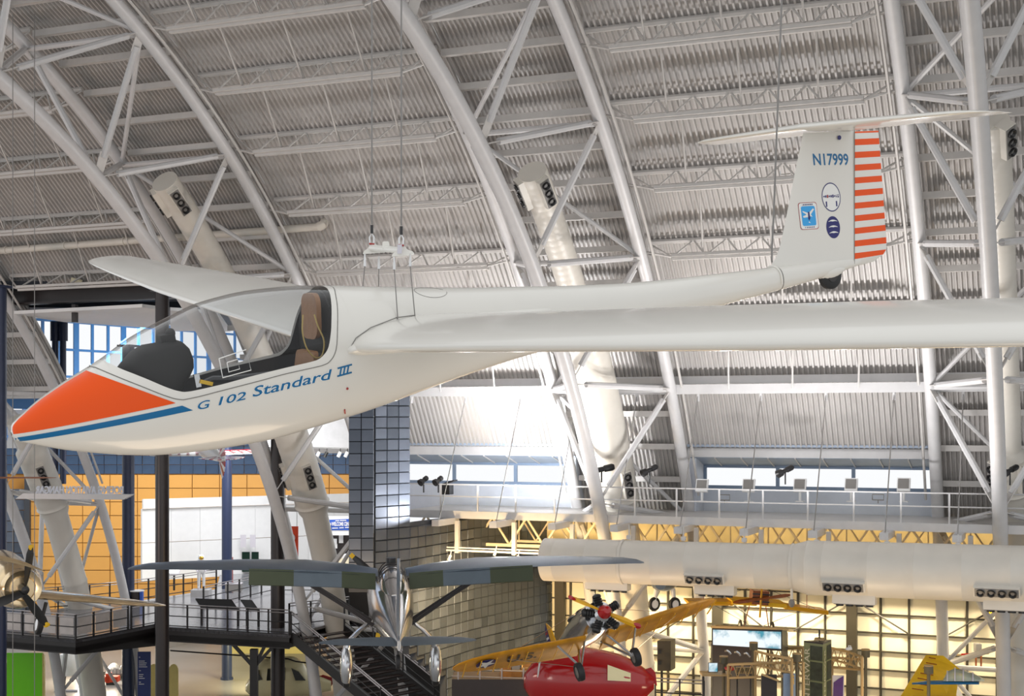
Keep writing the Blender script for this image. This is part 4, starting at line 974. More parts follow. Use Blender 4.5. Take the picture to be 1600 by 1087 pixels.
for a_, b_, y_ in ((519, 528, 824), (530, 537, 823.5), (539, 545, 823), (524, 530, 812.5), (531, 541, 812)): part('text_line', MB().prism([atd(a_, y_+1.6, 77.9), atd(b_, y_+1.4, 77.9), atd(b_, y_, 77.9), atd(a_, y_+.2, 77.9)], cam2w(0, .02, 0)), M['paper'], sg, smooth=False)
bn = board('hanging_banner', 443.5, 822, 466, 893, 66, 'orange_cloth', 'orange banner with a headphones emblem hanging behind the truss', 'banner', .03)
for px in (446, 464): v = atd(px, 822, 66.01); part('hanging_line', MB().tube([v, Vector((v.x, v.y, 14.6))], .015, 5), M['cable'], bn)
part('emblem_disc', MB().lathe([(-.01, .0), (-.01, .22), (0, .22)], atd(454, 840, 65.95), cam2w(0, -1, 0), 24), M['paper'], bn)
part('headphones', MB().tube([atd(454+4.3*math.cos(a), 841-4.6*math.sin(a), 65.85) for a in np.linspace(0, math.pi, 12)], .03, 6).box(atd(449.6, 842.5, 65.85), (.07, .03, .12), Rc).box(atd(458.4, 842.5, 65.85), (.07, .03, .12), Rc), M['orange_cloth'], bn, kind='stuff')
put_text(bn, 'DIGITAL', 446, 856.5, 463, 860, 65.95, 'paper', .02); put_text(bn, 'GUIDES', 447, 862, 463, 865.5, 65.95, 'paper', .02)
ct = thing('ticket_counter', 'cream reception counter with dark back wall beside the tile tower', 'counter', atd(528, 905, 76))
part('back_wall', MB().prism([atd(508, 835, 79), atd(560, 835, 79), atd(560, 880, 79), atd(508, 880, 79)], cam2w(0, .1, 0)), M['column'], ct, smooth=False)
part('counter_front', MB().prism([atd(508, 876, 74), atd(560, 868, 74), atd(560, 893, 74), atd(508, 893, 74)], cam2w(0, 1, 0)), M['cream'], ct, smooth=False)
part('counter_top', MB().prism([atd(504, 872, 74), atd(562, 864, 74), atd(562, 868, 74), atd(504, 876, 74)], cam2w(0, 1.1, 0)), M['white'], ct, smooth=False)
for px, py, w_, h_ in ((513, 848, .25, .8), (523, 846, .25, .35), (523, 853, .3, .25), (533, 842, .25, .45)): part('leaflet', MB().box(atd(px, py, 78.8), (w_, .03, h_), Rc), M['paper'], ct, smooth=False)
# raised letters over the passage, seen from the back
bm_ = thing('letter_beam', 'white beam carrying raised letters seen from behind, under the glider nose', 'sign', atd(120, 778, 60))
q = [atd(24, 779, 60), atd(36, 770.5, 60), atd(207, 772.5, 60), atd(192, 780.5, 60)]; part('beam', MB().prism(q, cam2w(0, .5, 0)), M['steel'], bm_, smooth=False)
for wd, x0_, x1_ in (('BOEING', 153, 192), ('AVIATION', 103, 149.5), ('HANGAR', 55, 99)):
    vs, fs = text_mesh(wd, 1, 0, 1, .01); xa_, xb_ = min(v[0] for v in vs), max(v[0] for v in vs); yb_ = max(v[1] for v in vs)
    f0 = [atd(x1_-(v[0]-xa_)/(xb_-xa_)*(x1_-x0_), 770.8+((v[0]-xa_)/(xb_-xa_))*(-.3)-v[1]/yb_*11.5, 60.0) for v in vs]
    n_ = len(f0); off = cam2w(0, .12, 0)
    part('raised_letters', MB().add(f0+[v+off for v in f0], fs+[tuple(i+n_ for i in f) for f in fs]), M['cool_white'], bm_, smooth=False)
# ---- walkway at entrance level
wk = thing('walkway', 'dark elevated entrance walkway with black steel edge and polished grey floor', 'walkway', P5(200, 960))
pl = [(-70, 984), (118, 1000), (243, 976), (262, 981), (452, 992), (560, 962), (640, 900), (560, 893), (345, 893), (338, 920), (232, 936), (140, 947), (-70, 962)]
wv = [P5(*p) for p in pl]
n = len(wv)
part('floor_slab', MB().prism(wv, (0, 0, -.12)), M['walk_floor'], wk, smooth=False)
for i in range(4): part('edge_beam', MB().prism([wv[i]+Vector((0, 0, .04)), wv[i+1]+Vector((0, 0, .04)), wv[i+1]-Vector((0, 0, .60 if i != 1 else .95)), wv[i]-Vector((0, 0, .60 if i != 2 else .9))], cam2w(0, .25, 0)), M['dark_steel'], wk, smooth=False)
part('under_deck', MB().prism([v-Vector((0, 0, .3)) for v in wv], (0, 0, -.25)), M['dark_steel'], wk, smooth=False)
def railing(name, lab, pts, rails=(1.07, .95, .55, .12), step=1.2, h=1.07, post=.05, infill=None, rr=.025, group=None):
    pts = [Vector(p) for p in pts]; t = thing(name, lab, 'railing', pts[0], group)
    for z in rails: part('rail', MB().tube([p+Vector((0, 0, z)) for p in pts], rr, 6), M['rail_steel' if z > .9 else 'dark_steel'], t)
    for i in range(len(pts)-1):
        d = pts[i+1]-pts[i]; k = max(1, round(d.length/step))
        for j in range(k+(1 if i == len(pts)-2 else 0)):
            p = pts[i]+d*j/k; part('post', MB().beam(p, p+Vector((0, 0, h)), post*1.6, post, up=(d.x, d.y, .01)), M['dark_steel'], t, smooth=False)
            if infill and j < k:
                q0 = pts[i]+d*(j+.12)/k; q1 = pts[i]+d*(j+.88)/k; part('info_panel', MB().prism([q0+Vector((0, 0, .22)), q1+Vector((0, 0, .22)), q1+Vector((0, 0, .92)), q0+Vector((0, 0, .92))], (0, .02, 0)), M['acrylic'], t, smooth=False)
    return t
railing('railing', 'black railing with grey info panels on the near left platform', [wv[0], wv[1], P5(200, 984)], step=.95, infill=True)
railing('railing', 'black railing running back from the panelled platform to the black column', [P5(205, 983), wv[2]], step=.8)
railing('railing', 'black railing in front of the long dark bench panels, ending at the stairs', [wv[3], wv[4]], step=1.05)
railing('railing', 'black railing along the far edge before the yellow wall', [P5(40, 955), P5(140, 947), P5(232, 936), P5(338, 920)], step=1.3)
railing('railing', 'railing behind the bench panels around the stair opening', [P5(318, 950), P5(425, 925), P5(520, 925)], step=1.1)
railing('railing', 'railing at the head of the stairs beneath the grey aircraft wing', [P5(452, 980), P5(518, 972), P5(545, 968)], step=1.0)
# reading desks (dark sloped panels)
for a_, b_, lab in (((315, 960), (372, 962), 'long dark sloped reading panel on the walkway rail'), ((386, 962), (404, 963), 'short dark sloped reading panel right of the long one')):
    p, q = P5(a_[0], a_[1]+16), P5(b_[0], b_[1]+16); t = thing('reading_panel', lab, 'panel', (p+q)/2)
    part('panel_top', MB().prism([p+Vector((0, 0, .72)), q+Vector((0, 0, .72)), q+Vector((0, 0, 1.1))+cam2w(-.35, .3, 0), p+Vector((0, 0, 1.1))+cam2w(-.35, .3, 0)], (0, 0, .06)), M['black'], t, smooth=False)
    for v in (p, q): part('leg', MB().beam(v, v+Vector((0, 0, .8)), .08, .08), M['dark_steel'], t, smooth=False)
# lecterns
for (px, py, d_, lab) in ((115, 945, 66, 'small tilted label stand on the walkway rail under the duct'), (272, 922, 72, 'small tilted label stand right of the black column')):
    b0 = P5(px, py); t = thing('label_stand', lab, 'stand', b0)
    part('label_face', MB().box(b0+Vector((0, 0, 1.0)), (.62, .04, .42), Rc @ Matrix.Rotation(-.9, 3, 'X')), M['decal_grey'], t, smooth=False); part('label_print', MB().box(b0+Vector((0, 0, 1.03))+cam2w(0, -.02, 0), (.54, .03, .34), Rc @ Matrix.Rotation(-.9, 3, 'X')), M['paper'], t, smooth=False)
    part('stem', MB().beam(b0, b0+Vector((0, 0, 1.0)), .12, .05), M['dark_steel'], t, smooth=False)
# cylinder desk with a blue side
b0 = P5(214, 946); t = thing('round_desk', 'dark drum shaped desk with a bright blue side panel beside the navy column', 'desk', b0)
part('drum', MB().tube([b0, b0+Vector((0, 0, .72))], .3, 20), M['column'], t); part('side_panel', MB().box(b0+cam2w(.27, -.12, .36), (.12, .3, .74), Rc), M['blue_print'], t, smooth=False); part('desk_top', MB().tube([b0+Vector((0, 0, .72)), b0+Vector((0, 0, .77))], .36, 20), M['white'], t)
# red vending machine and grey case
b0 = P5(358.5, 915); t = thing('vending_stand', 'narrow red and white machine beside the dark column', 'machine', b0)
part('body', MB().box(b0+Vector((0, 0, .8)), (.36, .3, 1.6), Rc), M['red_gloss'] if 'red_gloss' in M else M['red'], t, smooth=False); part('window', MB().box(b0+Vector((0, 0, .95))+cam2w(0, -.16, 0), (.18, .04, 1.0), Rc), M['paper'], t, smooth=False)
b0 = P5(365.5, 925); t = thing('wheeled_case', 'grey wheeled equipment case on the walkway floor', 'case', b0)
part('case_body', MB().box(b0+Vector((0, 0, .26)), (.85, .5, .4), Rc), M['grey_plate'], t, smooth=False)
for sx in (-.35, .35): part('wheel', MB().lathe([(-.03, 0), (-.03, .06), (.03, .06), (.03, 0)], b0+cam2w(sx, -.2, .06), cam2w(0, 1, 0), 12), M['black'], t)
part('case_lid', MB().box(b0+Vector((0, 0, .48)), (.88, .53, .05), Rc), M['decal_grey'], t, smooth=False)
b0 = P5(374, 893); t = thing('info_totem', 'slim white totem with a blue head panel by the white wall', 'totem', b0)
part('totem_body', MB().box(b0+Vector((0, 0, 1.1)), (.3, .1, 2.2), Rc), M['paper'], t, smooth=False); part('head_panel', MB().box(b0+Vector((0, 0, 2.0))+cam2w(.05, -.07, 0), (.42, .04, .3), Rc), M['blue_print'], t, smooth=False)
# ---- space suit figure on a plinth
def skin_mesh(name, joints, edges, m, parent, sub=2, root=0):
    me = bpy.data.meshes.new(name); o = bpy.data.objects.new(name, me); COL.objects.link(o)
    me.from_pydata([j[0] for j in joints], edges, []); o.modifiers.new('skin', 'SKIN')
    for v_, j in zip(me.skin_vertices[0].data, joints): v_.radius = (j[1], j[2] if len(j) > 2 else j[1])
    me.skin_vertices[0].data[root].use_root = True
    s_ = o.modifiers.new('s', 'SUBSURF'); s_.levels = sub; s_.render_levels = sub
    bpy.context.view_layer.update()
    nm = bpy.data.meshes.new_from_object(o.evaluated_get(bpy.context.evaluated_depsgraph_get())); o.modifiers.clear(); o.data = nm
    for p_ in nm.polygons: p_.use_smooth = True
    nm.materials.clear(); nm.materials.append(m); o.parent = parent; MW[o.name] = MW[parent.name]; return o
M['suit'] = mat('white space suit fabric', (.74, .75, .76), .6, var=.12, scale=9, bump=.4, bscale=14)
M['visor'] = mat('gold visor', (.75, .45, .08), .12, .9, var=0)
b0 = P5(314.5, 931); b0z = b0+Vector((0, 0, .36))
o = part('plinth', MB().box(b0+Vector((0, 0, .18)), (.95, .8, .36), Rc), M['stone'], None, smooth=False); tag(recenter(o, b0), 'grey square plinth under the white space suit figure', 'plinth')
FM = Matrix.Translation(b0z) @ Matrix.Rotation(TH+.25, 4, 'Z')
su = thing('space_suit', 'white space suit figure with gold visor standing on the grey plinth', 'space suit', M=FM)
J = [((0, 0, .98), .17, .15), ((0, 0, 1.15), .17, .14), ((0, 0, 1.35), .2, .16), ((0, 0, 1.48), .12, .11), ((0, -.01, 1.56), .09, .09),
     ((.11, 0, .9), .11), ((.13, -.01, .5), .09), ((.13, .02, .12), .075), ((.13, -.08, .05), .06),
     ((-.11, 0, .9), .11), ((-.13, -.01, .5), .09), ((-.13, .02, .12), .075), ((-.13, -.1, .05), .06),
     ((.23, 0, 1.42), .10), ((.30, -.02, 1.18), .075), ((.22, -.2, 1.02), .06), ((-.23, 0, 1.42), .10), ((-.31, -.02, 1.18), .075), ((-.24, -.2, 1.04), .06)]
Ed = [(0, 1), (1, 2), (2, 3), (3, 4), (0, 5), (5, 6), (6, 7), (7, 8), (0, 9), (9, 10), (10, 11), (11, 12), (2, 13), (13, 14), (14, 15), (2, 16), (16, 17), (17, 18)]
skin_mesh('suit_body', J, Ed, M['suit'], su)
part('helmet', MB().sphere((0, -.02, 1.67), .165, (1, 1.05, 1.05), 20), M['suit'], su, True); part('visor', MB().sphere((0, -.115, 1.665), .12, (1, .85, .95), 18), M['visor'], su, True)
part('life_support_pack', MB().loft([[(sx*.19, sy, z) for sx, sy in ((-1, .14), (1, .14), (1, .34), (-1, .34))] for z in (1.0, 1.05, 1.5, 1.55)]), M['suit'], su, True)
for s_ in (1, -1):
    part('boot', MB().loft([[(s_*.13+.065*r*math.cos(a), -.04+.14*r*math.sin(a), z) for a in np.linspace(0, 2*math.pi, 13)[:-1]] for z, r in ((.0, 1), (.06, 1), (.12, .7))]), M['decal_grey'], su, True)
    gl_ = part('glove', MB().sphere((s_*.21, -.24, 1.0), .055, (1, 1.2, .8), 10), M['decal_grey'], su, True)
    for fi in range(4): part('finger', MB().tube([(s_*(.18+.02*fi), -.28, .99), (s_*(.175+.02*fi), -.325, .97), (s_*(.17+.02*fi), -.335, .93)], [.013, .012, .010], 6), M['decal_grey'], gl_, True)
    part('thumb', MB().tube([(s_*.165, -.23, 1.0), (s_*.135, -.27, .99), (s_*.14, -.30, .98)], [.014, .013, .010], 6), M['decal_grey'], gl_, True)
part('chest_unit', MB().box((0, -.19, 1.28), (.22, .1, .18)), M['decal_grey'], su, True, smooth=False)
# ---- stairs down to the right
S0 = P5(455, 991); S1 = atd(545, 1068, 56.4); dirS = (S1-S0); sl = dirS.z/math.hypot(dirS.x, dirS.y); h2 = Vector((dirS.x, dirS.y, 0)).normalized()
acr = P5(552, 968)-S0; acr.z = 0; acr = acr-h2*acr.dot(h2); acr = acr.normalized()*3.0
st = thing('staircase', 'broad black steel staircase with brown treads descending right under the grey aircraft', 'stairs', S0)
run = 5.0/abs(sl); nst = 30
for side in (0, 1):
    o_ = acr*side; part('stringer', MB().beam(S0+o_+Vector((0, 0, -.1)), S0+o_+h2*run*.99+Vector((0, 0, -5.0+.1)), .1, .42), M['dark_steel'], st, smooth=False)
for k in range(nst):
    p = S0+h2*run*(k+.5)/nst+Vector((0, 0, -5.0*(k+1)/nst)); part('tread', MB().prism([p-h2*run/nst*.5, p+h2*run/nst*.55, p+h2*run/nst*.55+acr, p-h2*run/nst*.5+acr], (0, 0, -.05)), M['tread'], st, smooth=False)
    part('nosing', MB().beam(p+h2*run/nst*.55, p+h2*run/nst*.55+acr, .03, .03), M['rail_steel'], st, smooth=False)
for side in (0, 1):
    o_ = acr*side; A = S0+o_; B = A+h2*run+Vector((0, 0, -5.0))
    for z in (1.0, .9): part('handrail', MB().tube([A+Vector((0, 0, z)), B+Vector((0, 0, z))], .028, 6), M['rail_steel'], st)
    for z in (.5, .25): part('guard_rail', MB().tube([A+Vector((0, 0, z)), B+Vector((0, 0, z))], .018, 6), M['dark_steel'], st)
    for j in range(7): q = A.lerp(B, j/6); part('baluster', MB().beam(q-Vector((0, 0, .2)), q+Vector((0, 0, 1.0)), .07, .05), M['dark_steel'], st, smooth=False)
part('stair_void_panel', MB().prism([Vector((v.x, v.y, 0)) for v in (atd(538, 900, 66), atd(722, 900, 66))]+[Vector((v.x, v.y, 6.6)) for v in (atd(722, 900, 66), atd(538, 900, 66))], cam2w(0, .3, 0)), M['dark_steel'], wall_right, smooth=False)  # black panel added to stand for the dark void behind the stairs
# forked post under the walkway
b0 = atd(397, 1000, 60); b0.z = 0; t = thing('forked_post', 'black steel post with forked struts under the walkway', 'post', b0)
part('shaft', MB().box(b0+Vector((0, 0, 2.1)), (.32, .32, 4.2), Rc), M['dark_steel'], t, smooth=False)
for dx_ in (-1.0, .55, 1.0): part('fork_strut', MB().beam(b0+Vector((0, 0, 3.4)), b0+cam2w(dx_, 0, 4.5), .14, .14), M['dark_steel'], t, smooth=False)
tag(part('sprinkler_pipe', MB().tube([atd(266, 1016, 62), atd(450, 1029, 62), atd(462, 1033, 62), atd(485, 1036, 62)], .035, 6), M['dark_steel']), 'thin black pipe running level under the walkway', 'pipe')
# ---- things on the lower floor at the left
def floor_pt(px, d): v = atd(px, 1000, d); v.z = 0; return v
t = board('display_stand', 9, 1020, 66, 1090, 66, 'green_panel', 'tall bright green display panel at the lower left corner', 'display', .12)
part('edge_trim', MB().prism([atd(66, 1021, 66), atd(68, 1024, 66.3), atd(68, 1090, 66.3), atd(66, 1090, 66)], cam2w(.05, .1, 0)), M['pale_yellow'], t, smooth=False)
t = board('display_sign', 138, 1049, 163, 1085, 70, 'black', 'small black sign with cream lettering left of the navy info board', 'sign', .08)
put_text(t, 'GET IN THE', 141.5, 1053, 159.5, 1057, 69.95, 'cream', .03); put_text(t, 'PICTURE', 141, 1059, 160, 1064, 69.95, 'cream', .05)
t = board('info_board', 215, 1018, 235, 1090, 66, 'info_blue', 'tall navy info board with white text lines beneath the walkway', 'sign', .1)
for k, (wd_) in enumerate((2, 0, 9, 12, 11, 13, 0, 3, 0, 7, 6, 9, 0, 3, 8)):
    if wd_: part('text_line', MB().prism([atd(217, 1026+k*3, 65.97), atd(217+wd_, 1026+k*3, 65.97), atd(217+wd_, 1027+k*3, 65.97), atd(217, 1027+k*3, 65.97)], cam2w(0, .02, 0)), M['paper'], t, smooth=False)
t = thing('jet_engine_pod', 'silver engine pod on its stand beneath the walkway', 'engine', floor_pt(107, 72))
c = atd(107, 1034, 72); part('cowl', MB().lathe([(-.5, .25), (-.45, .42), (-.1, .5), (.4, .46), (.7, .3), (.75, .0)], c, cam2w(.1, 0, -1), 20), M['white'], t)
for dx_ in (-.45, .45): part('stand_leg', MB().tube([c+cam2w(dx_*.6, 0, -.5), floor_pt(107, 72)+cam2w(dx_*1.6, 0, 0)], .05, 8), M['decal_grey'], t)
part('stand_base', MB().tube([floor_pt(95, 72)+Vector((0, 0, .05)), floor_pt(121, 72)+Vector((0, 0, .05))], .06, 8), M['decal_grey'], t)
t = thing('cockpit_section', 'small grey aircraft cockpit section with framed windows under the walkway', 'aircraft part', floor_pt(180, 76))
part('hull', MB().loft([[cam2w(-22+(u-.5)*2.4*.9, 76, 0)*0+atd(165+u*28, 1052-11*math.sin(math.pi*u)*max(0, math.sin(a_))-6*math.sin(a_), 76+.8*math.cos(a_)) for a_ in np.linspace(0, 2*math.pi, 13)[:-1]] for u in np.linspace(.03, .97, 9)]), M['grey_plate'], t)
for k in range(4): part('window_frame', MB().tube([atd(170+k*6, 1062, 75.1), atd(171+k*5.5, 1045, 75.3), atd(175+k*5, 1040, 75.6)], .03, 6), M['chrome'], t)
o = part('engine_block', MB().box(atd(174, 1060, 74), (.8, .5, .3), Rc).box(atd(170, 1058, 74), (.2, .5, .5), Rc), M['orange_cloth'], None, smooth=False); part('engine_stand', MB().box(Vector((atd(174, 1060, 74).x, atd(174, 1060, 74).y, .15)), (.5, .4, .5), Rc), M['black'], o, smooth=False); tag(o, 'orange engine part beside the black lettered sign', 'engine')
for px in (240, 271):
    q = floor_pt(px, 70); t = thing('arched_board', 'cream arched display board under the walkway, %s the black column' % ('left of' if px < 250 else 'right of'), 'display', q)
    part('board', MB().prism([q+cam2w(.24*math.cos(a_), 0, 1.45+.35*math.sin(a_)) for a_ in np.linspace(0, math.pi, 10)]+[q+cam2w(-.24, 0, .1), q+cam2w(.24, 0, .1)], cam2w(0, .06, 0)), M['pale_yellow'], t, smooth=False)
    part('foot', MB().box(q+Vector((0, 0, .05)), (.6, .4, .1), Rc), M['black'], t, smooth=False)
part('low_wall', MB().prism([floor_pt(262, 86), floor_pt(350, 92), floor_pt(350, 92)+Vector((0, 0, 2.0)), floor_pt(262, 86)+Vector((0, 0, 1.6))], cam2w(0, .3, 0)), M['stone'], wy, smooth=False)
part('pale_wall', MB().prism([floor_pt(358, 84), floor_pt(480, 84), floor_pt(480, 84)+Vector((0, 0, 4.4)), floor_pt(358, 84)+Vector((0, 0, 4.4))], cam2w(0, .3, 0)), M['pale_yellow'], wy, smooth=False)
for px in (440, 452, 466):
    pass
# security camera on the girder and the wall washers on the walkway level
p = atY(128, 442, 47.6); t = thing('security_camera', 'small white camera on top of the dark girder', 'camera', p)
part('camera_body', MB().tube([p, p+Vector((-.35, -.3, .1))], .14, 10), M['cream'], t); part('camera_base', MB().box(p+Vector((.1, 0, -.08)), (.3, .3, .16)), M['black'], t, smooth=False)
for (a_, b_) in (((470, 958), (488, 960)), ((518, 943), (540, 947))):
    o = part('strip_lamp', MB().prism([atd(a_[0], a_[1]+4, 70), atd(b_[0], b_[1]+4, 70), atd(b_[0], b_[1]-5, 70), atd(a_[0], a_[1]-5, 70)], cam2w(0, .1, 0)), M['lamp_white'], None, smooth=False)
    tag(o, 'glowing warm lamp panel beyond the stair head, %s one' % ('left' if a_[0] < 500 else 'right'), 'lamp')
# level-pipe under the roof, with its elbow
pp = thing('roof_pipe', 'cream pipe running level below the roof behind the glider wing, ending in an elbow', 'pipe', atY(250, 385, 46))
A = atY(-60, 400, 46); 
part('pipe_run', MB().tube([atY(-60, 396, 46), atY(500, 354, 46)], .15, 10), M['duct'], pp)
part('elbow', MB().tube([atY(498, 354, 46), atY(505, 351, 46), atY(507, 346, 46.2)], .18, 10), M['duct'], pp)
for px in (10, 102, 194, 288, 430): part('coupling', MB().tube([atY(px-1, 396-(px+59)*.075, 46), atY(px+1.5, 396-(px+61.5)*.075, 46)], .18, 10), M['duct'], pp)
# thin vertical wires at the left
for px, lab in ((20, 'left'), (54, 'right')):
    q = atd(px, 500, 40); tag(part('hanging_wire', MB().tube([Vector((q.x, q.y, 3)), Vector((q.x, q.y, 26))], .012, 5), M['cable']), 'thin dark vertical wire near the left edge, %s one of the pair' % lab, 'wire')
# ------------------------------------------------------------------ aircraft hanging below (each in its own frame: x aft, y starboard, z up)
M['silver'] = mat('polished aluminium', (.55, .56, .58), .16, .95, var=.12, scale=2.2)
M['silver_blue'] = mat('silver blue wing skin', s2l(100, 114, 130), .3, .5, var=.1, scale=1.5)
M['camo_green'] = mat('dark green camouflage', s2l(58, 66, 44), .5, var=.06)
M['camo_grey'] = mat('slate grey camouflage', s2l(84, 96, 106), .45, var=.06)
M['yellow_fab'] = mat('chrome yellow fabric', s2l(226, 168, 16), .4, var=.06, scale=3)
M['yellow_old'] = mat('aged yellow wing', s2l(206, 142, 20), .4, var=.22, scale=2.2)
M['yellow_lt'] = mat('bright yellow fabric', s2l(246, 200, 40), .45, var=.05)
M['red_gloss'] = mat('red gloss paint', s2l(170, 10, 14), .15, var=.02, coat=.4)
M['wood'] = mat('varnished wood', s2l(150, 80, 34), .35, var=.2, scale=6)
M['silver_warm_lit'] = mat('silver with warm light in its colour', (.80, .62, .38), .2, .9, var=.15, scale=2)  # silver skin with the warm lamp light put into its colour
M['prop_black'] = mat('black propeller', (.015, .015, .015), .3, var=0)
M['cream_body'] = mat('cream aircraft paint', s2l(240, 228, 180), .3, var=.02)
M['glass_dark'] = mat('dark cabin glass', (.02, .02, .015), .08, var=0)
M['glass_clear'] = mat('clear nose glazing', (.75, .8, .62), .12, var=.1, trans=.6)
def body(stn, n=20, ex=2.2):       # stn: x, top, bottom, halfwidth
    T = np.array(stn); rings = []
    xs_ = np.linspace(T[0, 0], T[-1, 0], 34)
    for x in xs_:
        zt_, zb_, hw = station(T, x); r = []
        for k in range(n):
            a = 2*math.pi*k/n; s_, c_ = math.sin(a), math.cos(a)
            r.append((x, hw*abs(s_)**(2/ex)*(1 if s_ >= 0 else -1), (zt_+zb_)/2+(zt_-zb_)/2*abs(c_)**(2/ex)*(1 if c_ >= 0 else -1)))
        rings.append(r)
    return MB().loft(rings)
AF2 = [(a, b) for a, b in airfoil(10, .13)]
def wingm(secs, side=1, inc=0):       # secs: y, xle, chord, z
    return MB().loft([[(x+c*a, side*y, z+c*b-inc*c*(a-.3)) for a, b in AF2] for y, x, c, z in secs])
def blade(root, tip, w0=.09, ax=(1, 0, 0)):
    root, tip = Vector(root), Vector(tip); d = (tip-root); L = d.length; d.normalize(); s_ = d.cross(Vector(ax)).normalized(); n_ = d.cross(s_)
    rings = []
    for u, w_ in ((0, .5), (.15, .8), (.5, 1.0), (.8, .85), (.95, .5), (1, .12)):
        tw_a = .9-.7*u; e = s_*math.cos(tw_a)+n_*math.sin(tw_a); f_ = e.cross(d); c = root+d*L*u
        rings.append([c+e*w0*w_, c+f_*.02*w_*2, c-e*w0*w_, c-f_*.02*w_*2])
    return MB().loft(rings)
def tyre(parent, c, R, w_, ax=(0, 1, 0), hub='chrome', local=True):
    t_ = part('wheel', MB().lathe([(-w_*.3, R*.55), (-w_*.5, R*.75), (-w_*.38, R*.95), (0, R), (w_*.38, R*.95), (w_*.5, R*.75), (w_*.3, R*.55)], c, ax, 24), M['dark_rubber'], parent, local)
    part('hub', MB().lathe([(-w_*.42, .0), (-w_*.4, R*.58), (w_*.4, R*.58), (w_*.42, 0)], c, ax, 18), M[hub], t_, local)
    return t_
# -- grey high-wing army aircraft seen from behind
ly = thing('observation_aircraft', 'silver and camouflage high-wing aircraft seen from behind, wheel spats below, right of the stairs', 'aircraft', M=pose(44.5, math.radians(-83), -.02, .0, 607, 917))
part('fuselage', body([(0, .6, -.75, .62), (.6, .66, -.92, .70), (1.6, .70, -1.0, .70), (2.6, .74, -1.0, .68), (4.2, .62, -.95, .60), (6.0, .34, -.82, .42), (7.6, .0, -.66, .20), (8.6, -.22, -.5, .05)]), M['silver'], ly, True)
cn = part('greenhouse', body([(1.5, .62, .2, .32), (2.0, .98, .2, .36), (2.8, 1.1, .2, .38), (3.8, 1.02, .1, .36), (4.7, .72, .1, .28), (5.2, .5, .1, .15)], 16), M['silver'], ly, True)
for x in (2.3, 2.9, 3.5, 4.1): part('canopy_frame', MB().tube([(x, .41*math.cos(a), .62+.5*math.sin(a)) for a in np.linspace(.2, math.pi-.2, 10)], .018, 5), M['black_metal'], cn, True)
part('gun_ring', MB().tube([(2.6, 0, 1.1), (2.6, 0, 1.26)], .16, 12), M['black'], ly, True)
for s_ in (1, -1):
    wsec = [(.42, 2.35, 1.25, .82), (1.2, 2.15, 1.6, .92), (2.6, 1.9, 2.0, 1.02), (4.5, 2.0, 1.75, 1.08), (6.3, 2.25, 1.35, 1.1), (7.2, 2.45, 1.05, 1.1), (7.6, 2.65, .7, 1.08), (7.78, 2.85, .25, 1.06)]
    part('wing', wingm(wsec, s_), M['silver_blue'], ly, True, ang=60)
    for i_, (ya, yb, m) in enumerate(((.5, 1.5, 'camo_green'), (1.5, 2.9, 'camo_grey'), (2.9, 4.2, 'camo_green'))):
        xa_ = lambda y: float(np.interp(y, [.42, 1.2, 2.6, 4.5], [3.58, 3.72, 3.85, 3.72])); za_ = lambda y: float(np.interp(y, [.42, 1.2, 2.6, 4.5], [.88, .97, 1.05, 1.11]))
        part('flap', MB().loft([[(xa_(y), s_*y, za_(y)+.02), (xa_(y)+.22, s_*y, za_(y)-.42), (xa_(y)+.20, s_*y, za_(y)-.44), (xa_(y)-.06, s_*y, za_(y)-.03)] for y in (ya, yb)]), M[m], ly, True, smooth=False)
    part('wing_strut', MB().beam((2.6, s_*.55, -.72), (2.55, s_*3.1, .90), .16, .05, up=(1, 0, 0)), M['black_metal'], ly, True); part('wing_strut', MB().beam((3.1, s_*.55, -.72), (3.4, s_*2.8, .88), .10, .05, up=(1, 0, 0)), M['black_metal'], ly, True)
    part('gear_leg', MB().loft([[(2.5+.36*math.cos(a)*q, s_*y+.10*math.sin(a), z) for a in np.linspace(0, 2*math.pi, 13)[:-1]] for y, z, q in ((.5, -.62, 1), (.95, -.95, .95), (1.28, -1.3, .95), (1.36, -1.6, 1.1))]), M['silver'], ly, True)
    sp_ = part('wheel_spat', MB().loft([[(2.5+.62*q*math.cos(a)+.1*(1-q), s_*1.36+.20*q*math.sin(a), z) for a in np.linspace(0, 2*math.pi, 17)[:-1]] for z, q in ((-1.45, .5), (-1.6, .8), (-1.9, 1), (-2.25, .98), (-2.5, .75))]), M['silver'], ly, True)
    tyre(ly, (2.5, s_*1.36, -2.35), .38, .22)
    part('tailplane', wingm([(.08, 7.35, 1.1, -.40), (1.0, 7.45, .95, -.38), (1.7, 7.6, .65, -.37), (2.0, 7.78, .35, -.36), (2.1, 7.9, .12, -.36)], s_), M['camo_grey'], ly, True, ang=60)
part('fin', MB().loft([[(x0_+c_*u, sg*.045*math.sin(math.pi*min(1, u+.02)), z) for sg, us in ((1, np.linspace(0, 1, 7)), (-1, np.linspace(1, 0, 7)[1:-1])) for u in us] for z, x0_, c_ in ((-.45, 7.3, 1.35), (.1, 7.35, 1.4), (.8, 7.5, 1.3), (1.4, 7.75, 1.0), (1.75, 8.0, .6), (1.9, 8.15, .25))]), M['silver_blue'], ly, True)
tyre(ly, (7.9, 0, -.92), .2, .12); part('tail_strut', MB().beam((7.8, 0, -.45), (7.9, 0, -.8), .06, .06), M['black_metal'], ly, True)
for k_ in range(3):
    a = math.radians(258+120*k_); bl = part('propeller_blade', blade((-.25, .1*math.cos(a), .1*math.sin(a)-.05), (-.25, 1.62*math.cos(a), 1.62*math.sin(a)-.05), .13), M['prop_black'], ly, True)
    part('blade_tip', MB().box((-.25, 1.58*math.cos(a), 1.58*math.sin(a)-.05), (.1, .14, .14), Matrix.Rotation(a, 3, 'X')), M['yellow_tag'], bl, True, smooth=False)
